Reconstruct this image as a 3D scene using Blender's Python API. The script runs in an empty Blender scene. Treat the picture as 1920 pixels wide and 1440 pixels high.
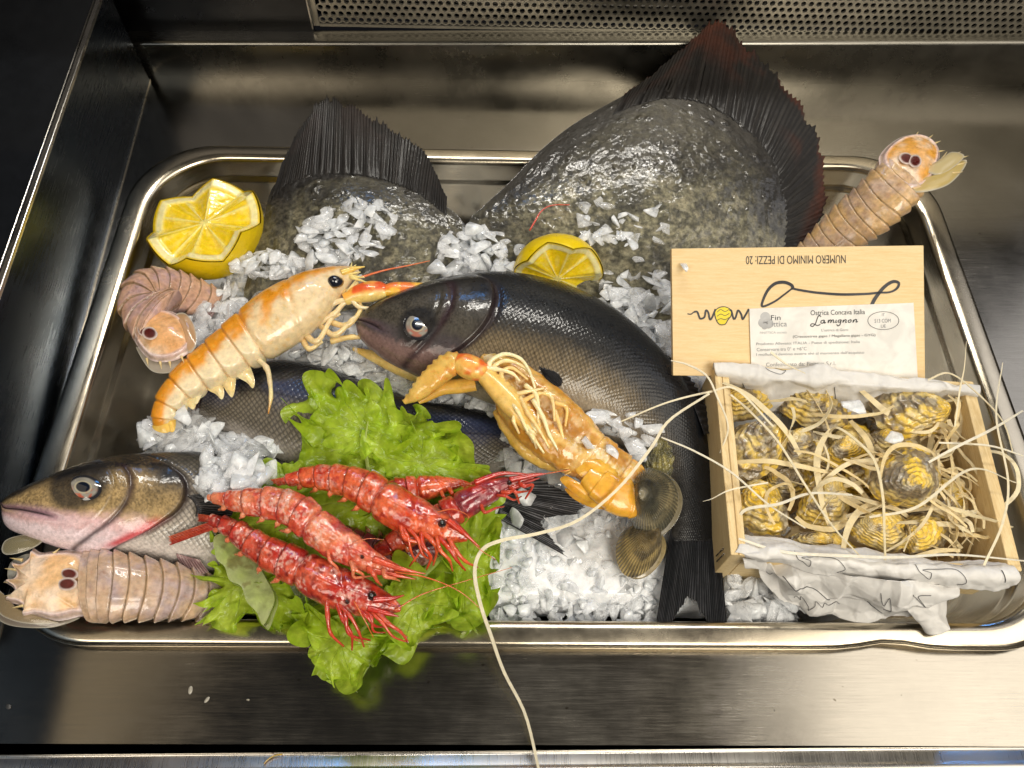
import bpy, math, random
import numpy as np
from mathutils import Matrix, Vector

SC = bpy.context.scene
COL = SC.collection
RNG = np.random.default_rng(7)
S = 0.01                       # everything below is written in centimetres

# ------------------------------------------------------------------ camera
CP = np.array([-2.43886428, -7.07787173, 37.2883599])
PIT, YAW, ROL, FPX = 1.05270638, 0.0355848011, 0.0417335519, 1437.69533
_ct, _st = math.cos(PIT), math.sin(PIT)
CF = np.array([math.sin(YAW)*_ct, math.cos(YAW)*_ct, -_st])
_R = np.array([math.cos(YAW), -math.sin(YAW), 0.0]); _U = np.cross(_R, CF)
CR = _R*math.cos(ROL) + _U*math.sin(ROL); CU = np.cross(CR, CF)
cam = bpy.data.objects.new('camera', bpy.data.cameras.new('camera'))
COL.objects.link(cam)
cam.data.sensor_width = 36; cam.data.lens = 36*FPX/1920
cam.data.clip_start = 0.01; cam.data.clip_end = 50
cam.matrix_world = Matrix(((CR[0], CU[0], -CF[0], CP[0]*S), (CR[1], CU[1], -CF[1], CP[1]*S),
                           (CR[2], CU[2], -CF[2], CP[2]*S), (0, 0, 0, 1)))
SC.camera = cam

# ------------------------------------------------------------------ light
world = bpy.data.worlds.new("World"); SC.world = world; world.use_nodes = True
wn = world.node_tree; bg = wn.nodes['Background']; bg.inputs['Strength'].default_value = 1.0
# dim shop interior: darker towards the back of the case, cool on the left, warm grey on the right and overhead
_tc = wn.nodes.new('ShaderNodeTexCoord'); _sx = wn.nodes.new('ShaderNodeSeparateXYZ'); wn.links.new(_tc.outputs['Generated'], _sx.inputs[0])
def _ramp(out, a, b, lo, hi):
    m = wn.nodes.new('ShaderNodeMapRange'); m.interpolation_type = 'SMOOTHSTEP'
    for k, v in (('From Min', a), ('From Max', b), ('To Min', lo), ('To Max', hi)): m.inputs[k].default_value = v
    wn.links.new(out, m.inputs['Value']); return m.outputs['Result']
def _mix(f, a, b):
    m = wn.nodes.new('ShaderNodeMix'); m.data_type = 'RGBA'; wn.links.new(f, m.inputs['Factor'])
    for k, v in (('A', a), ('B', b)):
        if isinstance(v, tuple): m.inputs[k].default_value = (*v, 1)
        else: wn.links.new(v, m.inputs[k])
    return m.outputs['Result']
_c = _mix(_ramp(_sx.outputs['X'], -.7, .6, 0, 1), (.022, .025, .030), (.075, .066, .055))
_c = _mix(_ramp(_sx.outputs['Y'], .15, .55, 0, 1), _c, (.006, .006, .007))
wn.links.new(_c, bg.inputs['Color'])

def area(name, loc, target, sx, sy, power, color):
    l = bpy.data.lights.new(name, 'AREA'); l.shape = 'RECTANGLE'
    l.size = sx*S; l.size_y = sy*S; l.energy = power; l.color = color
    o = bpy.data.objects.new(name, l); COL.objects.link(o)
    o.location = Vector(loc)*S
    o.rotation_euler = (Vector(target)-Vector(loc)).to_track_quat('-Z', 'Y').to_euler()
    return o
#LIGHTS#
area('key_lamp', (38, -55, 95), (2, 14, 0), 60, 44, 10.8, (1.0, 0.93, 0.80))
area('fill_lamp', (-60, -50, 95), (0, 14, 0), 50, 40, 3.6, (1.0, 0.90, 0.76))
area('warm_ceiling_panel', (94, 0, 125), (16, 12, 0), 80, 70, 5.4, (1.0, 0.92, 0.80))
area('side_ceiling_panel', (140, 78, 125), (20, 20, 0), 60, 70, 1.6, (0.95, 0.95, 1.0))
area('warm_left_panel', (-135, 30, 125), (-10, 10, 0), 118, 130, 2.3, (1.0, 0.80, 0.52))
area('back_strip_lamp', (6, 80, 95), (0, 15, 0), 70, 5, 6.0, (1.0, 0.95, 0.86))
area('blue_glint_lamp', (60, 75, 30), (10, 24, 0), 8, 8, 0.8, (0.10, 0.36, 1.0))  # small unseen blue lamp, added to put glints on the large turbot
area('blue_window_left', (-22, 95, 70), (-25, 20, 0), 20, 10, 0.6, (0.10, 0.40, 1.0))
#/LIGHTS#
SC.view_settings.view_transform = 'Standard'; SC.view_settings.look = 'None'
SC.view_settings.exposure = 0.0; SC.view_settings.gamma = 1.0
SC.view_settings.use_curve_mapping = False
SC.render.engine = 'CYCLES'
SC.cycles.use_denoising = True
SC.cycles.max_bounces = 12; SC.cycles.transmission_bounces = 12; SC.cycles.transparent_max_bounces = 24
SC.cycles.caustics_reflective = False; SC.cycles.caustics_refractive = False
SC.cycles.sample_clamp_indirect = 4.0

# ------------------------------------------------------------------ maths helpers
def W(px, py, z=0.0, k=0.0, y0=0.0):
    """photo pixel -> world point (cm) on the plane z = z + k*(y-y0)"""
    px = np.asarray(px, float); py = np.asarray(py, float); z = np.asarray(z, float)
    d = CF + CR*((px[..., None]-960)/FPX) - CU*((py[..., None]-720)/FPX)
    t = (z + k*(CP[1]-y0) - CP[2]) / (d[..., 2] - k*d[..., 1])
    return CP + t[..., None]*d

def lerp(a, b, t): return a + (b-a)*t
def sstep(a, b, x):
    t = np.clip((x-a)/(b-a), 0, 1); return t*t*(3-2*t)
def resample(pts, n):
    """Catmull-Rom through pts -> n points, uniform in parameter"""
    p = np.asarray(pts, float)
    if p.ndim == 1: p = p[:, None]; flat = True
    else: flat = False
    m = len(p); q = np.vstack([2*p[0]-p[1], p, 2*p[-1]-p[-2]])
    t = np.linspace(0, m-1, n); i = np.minimum(t.astype(int), m-2); f = (t-i)[:, None]
    a, b, c, d = q[i], q[i+1], q[i+2], q[i+3]
    r = 0.5*((2*b) + (-a+c)*f + (2*a-5*b+4*c-d)*f**2 + (-a+3*b-3*c+d)*f**3)
    return r[:, 0] if flat else r
def resample_len(pts, n):
    p = resample(pts, max(60, len(pts)*12)); s = np.r_[0, np.cumsum(np.linalg.norm(np.diff(p, axis=0), axis=1))]
    t = np.linspace(0, s[-1], n)
    return np.stack([np.interp(t, s, p[:, k]) for k in range(p.shape[1])], 1)
def closed(pts, n):
    """closed smooth outline -> n points"""
    p = np.asarray(pts, float); m = len(p); t = np.linspace(0, m, n, endpoint=False)
    i = t.astype(int); f = (t-i)[:, None]
    a, b, c, d = p[(i-1) % m], p[i % m], p[(i+1) % m], p[(i+2) % m]
    return 0.5*((2*b) + (-a+c)*f + (2*a-5*b+4*c-d)*f**2 + (-a+3*b-3*c+d)*f**3)

def _h(x, y, z):
    n = (x*374761393 + y*668265263 + z*2147483647 + 974634777) & 0xffffffff
    n = ((n ^ (n >> 13))*1274126177) & 0xffffffff
    n = (n ^ (n >> 16)) & 0xffffffff
    return n/4294967295.0
def vnoise(P):
    P = np.asarray(P, float); i = np.floor(P).astype(np.int64); f = P-i; f = f*f*(3-2*f)
    x, y, z = i[..., 0], i[..., 1], i[..., 2]; r = 0
    for a in (0, 1):
        for b in (0, 1):
            for c in (0, 1):
                w = (f[..., 0] if a else 1-f[..., 0])*(f[..., 1] if b else 1-f[..., 1])*(f[..., 2] if c else 1-f[..., 2])
                r = r + w*_h(x+a, y+b, z+c)
    return r
def fbm(P, s, o=4, seed=0.0):
    P = np.asarray(P, float)*s + seed*17.31; r = 0; a = .5; t = 0
    for k in range(o):
        r = r + a*vnoise(P); t += a; P = P*2.03 + 5.7; a *= .5
    return r/t
def mixc(a, b, t):
    a = np.asarray(a, float); b = np.asarray(b, float); t = np.asarray(t)[..., None]
    return a*(1-t) + b*t
def unit(v):
    return v/np.maximum(np.linalg.norm(v, axis=-1, keepdims=True), 1e-9)
def grid_normals(P, wrap=False):
    du = np.gradient(P, axis=0)
    dv = (np.roll(P, -1, 1)-np.roll(P, 1, 1)) if wrap else np.gradient(P, axis=1)
    return unit(np.cross(du, dv))

# ------------------------------------------------------------------ object helpers
def tag(o, label=None, cat=None, group=None, kind=None):
    if label: o['label'] = label
    if cat: o['category'] = cat
    if group: o['group'] = group
    if kind: o['kind'] = kind
    return o
def thing(name, label, cat, loc, group=None):
    o = bpy.data.objects.new(name, None); COL.objects.link(o)
    o.empty_display_size = .01; o.location = Vector([float(c) for c in loc])*S
    o['loc_cm'] = [float(c) for c in loc]
    return tag(o, label, cat, group)
def base_of(parent):
    b = np.zeros(3)
    while parent is not None:
        b = b + np.array(parent.location)/S; parent = parent.parent
    return b
def mesh(name, V, F, mat, parent=None, col=None, smooth=True, mats=None, fmat=None):
    V = np.asarray(V, float).reshape(-1, 3)
    V = (V - base_of(parent))*S
    me = bpy.data.meshes.new(name)
    me.from_pydata(V.tolist(), [], F if isinstance(F, list) else F.tolist())
    if col is not None:
        a = me.color_attributes.new('Col', 'FLOAT_COLOR', 'POINT')
        c = np.ones((len(V), 4), np.float32); c[:, :3] = np.clip(np.asarray(col).reshape(-1, 3), 0, 1)
        a.data.foreach_set('color', c.ravel())
    if smooth: me.polygons.foreach_set('use_smooth', [True]*len(me.polygons))
    for m in (mats or [mat]): me.materials.append(m)
    if fmat is not None: me.polygons.foreach_set('material_index', fmat)
    me.update()
    o = bpy.data.objects.new(name, me); COL.objects.link(o)
    if parent is not None: o.parent = parent
    return o
def grid_faces(nu, nv, wrap=False, off=0, flip=False):
    i, j = np.meshgrid(np.arange(nu-1), np.arange(nv if wrap else nv-1), indexing='ij')
    j2 = (j+1) % nv
    f = np.stack([i*nv+j, (i+1)*nv+j, (i+1)*nv+j2, i*nv+j2], -1).reshape(-1, 4)+off
    return f[:, ::-1] if flip else f
class Bag:
    """collects pieces that end up in ONE mesh"""
    def __init__(s): s.V = []; s.F = []; s.C = []; s.n = 0
    def add(s, V, F, C=None):
        V = np.asarray(V, float).reshape(-1, 3); s.V.append(V)
        s.F += [[int(a)+s.n for a in f] for f in F]
        C = np.ones((len(V), 3))*.5 if C is None else np.broadcast_to(np.asarray(C, float).reshape(-1, 3) if np.ndim(C) > 1 else np.asarray(C, float), (len(V), 3))
        s.C.append(C); s.n += len(V)
    def build(s, name, mat, parent=None, smooth=True):
        return mesh(name, np.vstack(s.V), s.F, mat, parent, np.vstack(s.C), smooth)
def tube(bag, pts, r, col=(.5, .5, .5), n=8, m=7, flat=1.0, up=None, jag=0.0):
    """tapered tube through 3d points; r = radius or list; flat<1 squashes along up"""
    pts = np.asarray(pts, float)
    p = resample(pts, n); R = resample(np.asarray(r, float), n) if np.ndim(r) else np.full(n, float(r))
    T = unit(np.gradient(p, axis=0))
    u0 = np.array([0, 0, 1.]) if up is None else np.asarray(up, float)
    side = unit(np.cross(T, u0)+1e-6); nn = unit(np.cross(side, T))
    a = np.linspace(0, 2*math.pi, m, endpoint=False)
    V = p[:, None] + (side[:, None]*np.cos(a)[None, :, None] + nn[:, None]*(np.sin(a)*flat)[None, :, None])*R[:, None, None]
    F = grid_faces(n, m, True).tolist()
    V = np.vstack([V.reshape(-1, 3), p[0], p[-1]])
    for j in range(m): F.append([n*m, j, (j+1) % m]); F.append([n*m+1, (n-1)*m+(j+1) % m, (n-1)*m+j])
    c = np.asarray(col, float)
    if c.ndim == 2:
        cc = resample(c, n); c = np.vstack([np.repeat(cc, m, 0), cc[0], cc[-1]])
    bag.add(V, F, c)
def ribbon(bag, pts, w, col, n=24, nrm=(0, 0, 1), twist=0.0, th=.02):
    pts = np.asarray(pts, float); p = resample(pts, n); T = unit(np.gradient(p, axis=0))
    u = np.asarray(nrm, float); s = unit(np.cross(T, u)+1e-6); nn = unit(np.cross(s, T))
    a = np.linspace(0, twist, n)[:, None]; s2 = s*np.cos(a)+nn*np.sin(a); n2 = np.cross(s2, T)
    w = resample(np.asarray(w, float), n)[:, None] if np.ndim(w) else w
    V = np.stack([p-s2*w/2+n2*th/2, p+s2*w/2+n2*th/2, p+s2*w/2-n2*th/2, p-s2*w/2-n2*th/2], 1)
    F = grid_faces(n, 4, True).tolist() + [[0, 1, 2, 3], [(n-1)*4+3, (n-1)*4+2, (n-1)*4+1, (n-1)*4]]
    bag.add(V, F, col)
def box(bag, x0, x1, y0, y1, z0, z1, col=(.5, .5, .5), M=None):
    V = np.array([[x, y, z] for x in (x0, x1) for y in (y0, y1) for z in (z0, z1)], float)
    if M is not None: V = M(V)
    bag.add(V, [[0, 1, 3, 2], [4, 6, 7, 5], [0, 4, 5, 1], [2, 3, 7, 6], [0, 2, 6, 4], [1, 5, 7, 3]], col)
def bevel(o, w=.03, seg=2):
    b = o.modifiers.new('bevel', 'BEVEL'); b.width = w*S; b.segments = seg; b.limit_method = 'ANGLE'; return o

def loft(A, B, zc, th, nu=160, nv=72, k=0, y0=0, ex=1.0, disp=None, colf=None, taper_ends=True, zt=0):
    """closed body between two photo outlines A (back) and B (belly); returns P(nu,nv,3), col"""
    A = resample(A, nu); B = resample(B, nu)
    u = np.linspace(0, 1, nu)
    z = resample(zc, nu) if np.ndim(zc) else np.full(nu, float(zc))
    a = W(A[:, 0], A[:, 1], z, k, y0); b = W(B[:, 0], B[:, 1], z-zt, k, y0)
    c = (a+b)/2; h = (a-b)/2
    T = unit(np.gradient(c, axis=0)); n = unit(np.cross(T, h)); n = n*np.sign(n[:, 2:3]+1e-9)
    hl = np.linalg.norm(h, axis=1)
    t = resample(th, nu)*hl if np.ndim(th) else th*hl
    v = np.linspace(0, 1, nv, endpoint=False); ph = 2*math.pi*v
    cs, sn = np.cos(ph), np.sin(ph)
    sn = np.sign(sn)*np.abs(sn)**ex
    P = c[:, None] + h[:, None]*cs[None, :, None] + n[:, None]*(sn[None]*t[:, None])[..., None]
    UU, VV = np.meshgrid(u, v, indexing='ij')
    if disp is not None:
        N = unit(h[:, None]*cs[None, :, None]/np.maximum(hl[:, None, None], 1e-6) + n[:, None]*sn[None, :, None])
        P = P + N*disp(UU, VV, P)[..., None]
    col = colf(UU, VV, P) if colf is not None else np.full(P.shape, .5)
    return P, col
def put_loft(name, P, col, mat, parent):
    nu, nv = P.shape[:2]
    V = np.vstack([P.reshape(-1, 3), P[0].mean(0), P[-1].mean(0)])
    C = np.vstack([col.reshape(-1, 3), col[0].mean(0), col[-1].mean(0)])
    F = grid_faces(nu, nv, True).tolist()
    n = nu*nv
    for j in range(nv): F.append([n, j, (j+1) % nv]); F.append([n+1, n-nv+(j+1) % nv, n-nv+j])
    return mesh(name, V, F, mat, parent, C)
def pillow(out, h, nt=24, z=0, k=0, y0=0, pw=2.2, dispf=None, colf=None, n=96, back=.35, center=None, px=True, smoothed=True):
    """star-shaped closed outline (photo px) -> domed closed body. returns V,F,C"""
    o = closed(out, n) if smoothed else np.asarray(out, float)
    n = len(o)
    Wd = W(o[:, 0], o[:, 1], z, k, y0) if px else o
    c = Wd.mean(0) if center is None else (W(center[0], center[1], z, k, y0) if px else np.asarray(center, float))
    nrm = unit(np.array([0, -k, 1.0])) if k else np.array([0, 0, 1.])
    t = np.linspace(0, 1, nt)**.8
    T, TH = np.meshgrid(t, np.linspace(0, 2*math.pi, n, endpoint=False), indexing='ij')
    base = c + (Wd[None]-c)*t[:, None, None]
    hh = h*(1-T**pw)
    P = base + nrm*hh[..., None]
    if dispf is not None: P = P + nrm*dispf(T, TH, P)[..., None]
    C = colf(T, TH, P) if colf is not None else np.full(P.shape, .5)
    Q = base - nrm*(back*h*(1-T**pw))[..., None]
    V = np.vstack([P.reshape(-1, 3), Q[:-1].reshape(-1, 3)])
    F = grid_faces(nt, n, True, flip=False).tolist()
    m = nt*n
    F2 = grid_faces(nt-1, n, True, off=m, flip=True).tolist()
    for j in range(n):
        j2 = (j+1) % n
        F2.append([m+(nt-2)*n+j2, m+(nt-2)*n+j, (nt-1)*n+j, (nt-1)*n+j2][::-1][::-1])
    CC = np.vstack([C.reshape(-1, 3), C[:-1].reshape(-1, 3)])
    return V, F+F2, CC
def quick(name, fn, mat, parent):
    b = Bag(); fn(b); return b.build(name, mat, parent)
# ------------------------------------------------------------------ materials
def nmat(name):
    m = bpy.data.materials.new(name); m.use_nodes = True
    nt = m.node_tree; return m, nt, nt.nodes['Principled BSDF']
def N(nt, t, **kw):
    n = nt.nodes.new(t)
    for a, b in kw.items():
        if a in n.inputs.keys(): n.inputs[a].default_value = b
        else: setattr(n, a, b)
    return n
def setp(p, **kw):
    names = dict(base='Base Color', rough='Roughness', metal='Metallic', ior='IOR', coat='Coat Weight', coatr='Coat Roughness',
                 sss='Subsurface Weight', sssr='Subsurface Radius', ssss='Subsurface Scale', trans='Transmission Weight', spec='Specular IOR Level',
                 sheen='Sheen Weight', aniso='Anisotropic', thin='Thin Film Thickness', tior='Thin Film IOR')
    for a, b in kw.items():
        if a == 'base' and len(b) == 3: b = (*b, 1)
        p.inputs[names[a]].default_value = b
def coord(nt, sx=1, sy=1, sz=1, kind='Object'):
    tc = N(nt, 'ShaderNodeTexCoord'); mp = N(nt, 'ShaderNodeMapping'); mp.inputs['Scale'].default_value = (sx, sy, sz)
    nt.links.new(tc.outputs[kind], mp.inputs['Vector']); return mp.outputs['Vector']
def noise(nt, vec, scale, detail=4, rough=.55, dist=0):
    n = N(nt, 'ShaderNodeTexNoise'); n.inputs['Scale'].default_value = scale; n.inputs['Detail'].default_value = detail
    n.inputs['Roughness'].default_value = rough; n.inputs['Distortion'].default_value = dist
    nt.links.new(vec, n.inputs['Vector']); return n.outputs['Fac']
def rng(nt, fac, a, b, lo, hi):
    m = N(nt, 'ShaderNodeMapRange'); m.inputs['From Min'].default_value = a; m.inputs['From Max'].default_value = b
    m.inputs['To Min'].default_value = lo; m.inputs['To Max'].default_value = hi
    nt.links.new(fac, m.inputs['Value']); return m.outputs['Result']
def bump(nt, p, h, strength=.3, dist=.05, prev=None):
    b = N(nt, 'ShaderNodeBump'); b.inputs['Strength'].default_value = strength; b.inputs['Distance'].default_value = dist*S
    nt.links.new(h, b.inputs['Height'])
    if prev is not None: nt.links.new(prev, b.inputs['Normal'])
    if p is not None: nt.links.new(b.outputs['Normal'], p.inputs['Normal'])
    return b.outputs['Normal']

def wet(name, rough=.28, coat=.6, sss=.15, rad=(.4, .2, .12), bs=500, bstr=.25, var=.25, spec=.5, bs2=None, bstr2=.3, coatr=.06, trans=0, metal=0, alpha=None, ripple=0):
    """wet organic surface whose pigment is the mesh attribute Col"""
    m, nt, p = nmat(name)
    at = N(nt, 'ShaderNodeAttribute', attribute_name='Col')
    v = coord(nt)
    nz = noise(nt, v, bs*.7, 4, .65)
    mr = rng(nt, nz, .3, .7, 1-var, 1+var)
    mx = N(nt, 'ShaderNodeVectorMath', operation='SCALE')
    nt.links.new(at.outputs['Color'], mx.inputs[0]); nt.links.new(mr, mx.inputs['Scale'])
    nt.links.new(mx.outputs[0], p.inputs['Base Color'])
    setp(p, rough=rough, coat=coat, coatr=coatr, sss=sss, sssr=rad, ssss=.006, spec=spec, trans=trans, metal=metal)
    nr = noise(nt, v, bs*.35, 3); nt.links.new(rng(nt, nr, .3, .7, max(.03, rough-.12), rough+.14), p.inputs['Roughness'])
    nb = bump(nt, None, noise(nt, v, bs, 4, .6), bstr, .04)
    if bs2: nb = bump(nt, None, noise(nt, v, bs2, 2, .5), bstr2, .12, nb)
    nt.links.new(nb, p.inputs['Normal'])
    cn = bump(nt, None, noise(nt, v, bs*.45 if not ripple else ripple, 3, .55, .6), bstr*.9, .05)
    nt.links.new(cn, p.inputs['Coat Normal'])
    if alpha: p.inputs['Alpha'].default_value = alpha
    return m
def steel(name, base=(.56, .54, .50), rough=.24, brush=(1, 40, 1), bstr=.05, spots=.0):
    m, nt, p = nmat(name)
    v = coord(nt, *brush); n1 = noise(nt, v, 60, 6, .7); v2 = coord(nt); n2 = noise(nt, v2, 14, 5, .6); n3 = noise(nt, v2, 700, 3, .6)
    a = N(nt, 'ShaderNodeMath', operation='ADD'); nt.links.new(rng(nt, n1, .3, .7, -.05, .05), a.inputs[0]); nt.links.new(rng(nt, n2, .3, .7, rough-.05, rough+.09), a.inputs[1])
    nt.links.new(a.outputs[0], p.inputs['Roughness'])
    rp = N(nt, 'ShaderNodeMix', data_type='RGBA'); rp.inputs['A'].default_value = (*[c*.82 for c in base], 1); rp.inputs['B'].default_value = (*base, 1)
    nt.links.new(rng(nt, n2, .35, .6, 0, 1), rp.inputs['Factor'])
    last = rp.outputs['Result']
    if spots:
        n4 = noise(nt, v2, 260, 2, .4); r2 = N(nt, 'ShaderNodeMix', data_type='RGBA'); r2.inputs['B'].default_value = (.12, .10, .07, 1)
        nt.links.new(rng(nt, n4, .76, .79, 0, spots), r2.inputs['Factor']); nt.links.new(last, r2.inputs['A']); last = r2.outputs['Result']
    nt.links.new(last, p.inputs['Base Color'])
    setp(p, metal=1.0)
    nb = bump(nt, None, n1, bstr, .02); nb = bump(nt, p, n3, .03, .01, nb)
    return m
M_STEEL = steel('brushed_steel', (.60, .57, .52), .26, (40, 1, 1), .10)
M_TRAY = steel('tray_steel', (.70, .62, .48), .20, (1, 1, 30), .05)
M_DECK = steel('deck_steel', (.37, .345, .30), .18, (1, 30, 1), .07, .8)
M_DARKSTEEL = steel('dark_steel', (.055, .056, .06), .28, (1, 30, 1), .06)
def plain(name, base, rough=.5, **kw):
    m, nt, p = nmat(name); setp(p, base=base, rough=rough, **kw)
    v = coord(nt); n = noise(nt, v, 120, 5, .6)
    mx = N(nt, 'ShaderNodeMix', data_type='RGBA'); mx.inputs['A'].default_value = (*[c*.8 for c in base], 1); mx.inputs['B'].default_value = (*[min(1, c*1.1) for c in base], 1)
    nt.links.new(rng(nt, n, .3, .7, 0, 1), mx.inputs['Factor']); nt.links.new(mx.outputs['Result'], p.inputs['Base Color'])
    nt.links.new(rng(nt, noise(nt, v, 40, 3), .3, .7, rough*.8, min(1, rough*1.25)), p.inputs['Roughness'])
    return m
M_BLACKGLASS = plain('black_glass', (.008, .009, .011), .10, coat=.5)
M_INK = plain('ink', (.035, .035, .04), .6)
M_GREYINK = plain('grey_ink', (.24, .24, .25), .6)
M_PALEINK = plain('pale_ink', (.45, .45, .45), .6)
M_YINK = plain('yellow_ink', (.75, .60, .01), .5)

def wood(name, c1, c2, sx, sy, sz, rough=.55, fine=1.0):
    m, nt, p = nmat(name)
    v = coord(nt, sx, sy, sz); n = noise(nt, v, 60, 6, .6, .4); n2 = noise(nt, v, 420*fine, 3, .6); n3 = noise(nt, coord(nt), 30, 3)
    mx = N(nt, 'ShaderNodeMix', data_type='RGBA'); mx.inputs['A'].default_value = (*c2, 1); mx.inputs['B'].default_value = (*c1, 1)
    a = N(nt, 'ShaderNodeMath', operation='ADD'); nt.links.new(rng(nt, n, .3, .62, 0, .75), a.inputs[0]); nt.links.new(rng(nt, n2, .35, .65, -.18, .25), a.inputs[1])
    nt.links.new(a.outputs[0], mx.inputs['Factor']); nt.links.new(mx.outputs['Result'], p.inputs['Base Color'])
    setp(p, rough=rough); bump(nt, p, n2, .25, .02); return m
M_LID = wood('poplar_plywood', (.80, .61, .34), (.71, .50, .23), 1.2, 14, 14)
M_CRATE = wood('crate_pine', (.80, .64, .36), (.62, .44, .20), 10, 1.0, 22)
M_CRATE2 = wood('crate_pine_cross', (.80, .64, .36), (.62, .44, .20), 1.0, 10, 22)

def paper(name, base, wrinkle=.6, trans=.0):
    m, nt, p = nmat(name)
    v = coord(nt); n = noise(nt, v, 90, 5, .5, 1.2); n2 = noise(nt, v, 900, 2)
    mx = N(nt, 'ShaderNodeMix', data_type='RGBA'); mx.inputs['A'].default_value = (*[c*.86 for c in base], 1); mx.inputs['B'].default_value = (*base, 1)
    nt.links.new(rng(nt, n, .35, .6, 0, 1), mx.inputs['Factor']); nt.links.new(mx.outputs['Result'], p.inputs['Base Color'])
    setp(p, rough=.6, sss=.1, sssr=(.3, .25, .2), ssss=.004, spec=.35)
    nb = bump(nt, None, n, wrinkle, .15); bump(nt, p, n2, .05, .02, nb); return m
M_PAPER = paper('waxed_paper', (.74, .72, .69), .45)
M_CARD = paper('label_card', (.80, .78, .74), .03)

def ice_mat():
    m, nt, p = nmat('crushed_ice')
    v = coord(nt); n = noise(nt, v, 160, 4, .6)
    mx = N(nt, 'ShaderNodeMix', data_type='RGBA'); mx.inputs['A'].default_value = (.72, .76, .80, 1); mx.inputs['B'].default_value = (.90, .93, .96, 1)
    nt.links.new(rng(nt, n, .3, .65, 0, 1), mx.inputs['Factor']); nt.links.new(mx.outputs['Result'], p.inputs['Base Color'])
    setp(p, rough=.12, ior=1.31, trans=.12, spec=.6, coat=.5, coatr=.04, sss=.5, sssr=(.95, 1.0, 1.0), ssss=.003)
    p.inputs['Transmission Weight'].default_value = 0; nt.links.new(rng(nt, noise(nt, v, 200, 3), .35, .65, .55, .95), p.inputs['Alpha'])
    nt.links.new(rng(nt, n, .3, .7, .06, .35), p.inputs['Roughness'])
    bump(nt, p, noise(nt, v, 260, 3, .5), .6, .08)
    return m
M_ICE = ice_mat()
def snow_mat():
    m, nt, p = nmat('packed_ice')
    v = coord(nt); n = noise(nt, v, 220, 4, .6)
    mx = N(nt, 'ShaderNodeMix', data_type='RGBA'); mx.inputs['A'].default_value = (.74, .76, .78, 1); mx.inputs['B'].default_value = (.88, .89, .91, 1)
    nt.links.new(rng(nt, n, .3, .65, 0, 1), mx.inputs['Factor']); nt.links.new(mx.outputs['Result'], p.inputs['Base Color'])
    setp(p, rough=.3, sss=.3, sssr=(.8, .9, 1.0), ssss=.003, coat=.4); bump(nt, p, n, .5, .2)
    return m
M_SNOW = snow_mat()
def clear_ice():
    m, nt, p = nmat('clear_ice'); v = coord(nt); setp(p, base=(.93, .95, .98), rough=.10, ior=1.31, coat=.6, coatr=.04, spec=.6)
    nt.links.new(rng(nt, noise(nt, v, 240, 3), .35, .65, .16, .50), p.inputs['Alpha']); bump(nt, p, noise(nt, v, 300, 3), .4, .05); return m
M_CLEARICE = clear_ice()
M_WATER, _nt, _p = nmat('clear_melt'); setp(_p, base=(.97, .98, 1), rough=.05, ior=1.33, trans=1.0)
bump(_nt, _p, noise(_nt, coord(_nt), 300, 2), .2, .05)

M_TURBOT = wet('turbot_skin', rough=.42, coat=1.0, spec=.25, sss=.02, bs=700, bstr=.65, var=.55, bs2=380, bstr2=.42, coatr=.08, ripple=330)
M_FIN = wet('fin_skin', rough=.5, coat=.22, spec=.25, sss=.02, bs=600, bstr=.3, var=.35, coatr=.12)
M_LEDGE = steel('ledge_steel', (.20, .19, .165), .26, (1, 30, 1), .06)
M_TFIN = wet('turbot_fin_skin', rough=.55, coat=.14, spec=.15, sss=.02, bs=600, bstr=.22, var=.35, coatr=.16)
M_FISH = wet('fish_skin', rough=.36, coat=.5, spec=.2, sss=.03, bs=800, bstr=.38, var=.26, coatr=.07, ripple=260)
M_CHITIN = wet('shell_chitin', rough=.34, coat=.6, sss=.3, rad=(.8, .4, .2), bs=420, bstr=.22, var=.16, coatr=.06, bs2=160, bstr2=.2)
M_PRAWN = wet('prawn_shell', rough=.25, coat=.75, sss=.30, rad=(.9, .22, .12), bs=500, bstr=.5, var=.32, coatr=.07, bs2=230, bstr2=.35)
M_MANTIS = wet('mantis_shell', rough=.34, coat=.5, sss=.3, rad=(.7, .45, .35), bs=450, bstr=.35, var=.25, bs2=180, bstr2=.3, coatr=.05)
M_LEMON = wet('lemon_rind', rough=.38, coat=.25, sss=.25, rad=(.8, .6, .1), bs=420, bstr=.5, var=.06)
M_FLESH = wet('lemon_flesh', rough=.22, coat=.8, sss=.4, rad=(.9, .6, .15), bs=360, bstr=.55, var=.14, bs2=170, bstr2=.5)
M_OYSTER = wet('oyster_shell', rough=.38, coat=.5, sss=.03, bs=500, bstr=.6, var=.35, bs2=170, bstr2=.5)
M_CLAM = wet('clam_shell', rough=.30, coat=.6, sss=.02, bs=600, bstr=.25, var=.22)
M_STRAW = wet('wood_shaving', rough=.55, coat=.0, sss=.25, rad=(.5, .4, .25), bs=400, bstr=.2, var=.12)
M_EYE = wet('eye_surface', rough=.08, coat=1.0, sss=.0, bs=300, bstr=.02, var=.04, coatr=.02)
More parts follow.
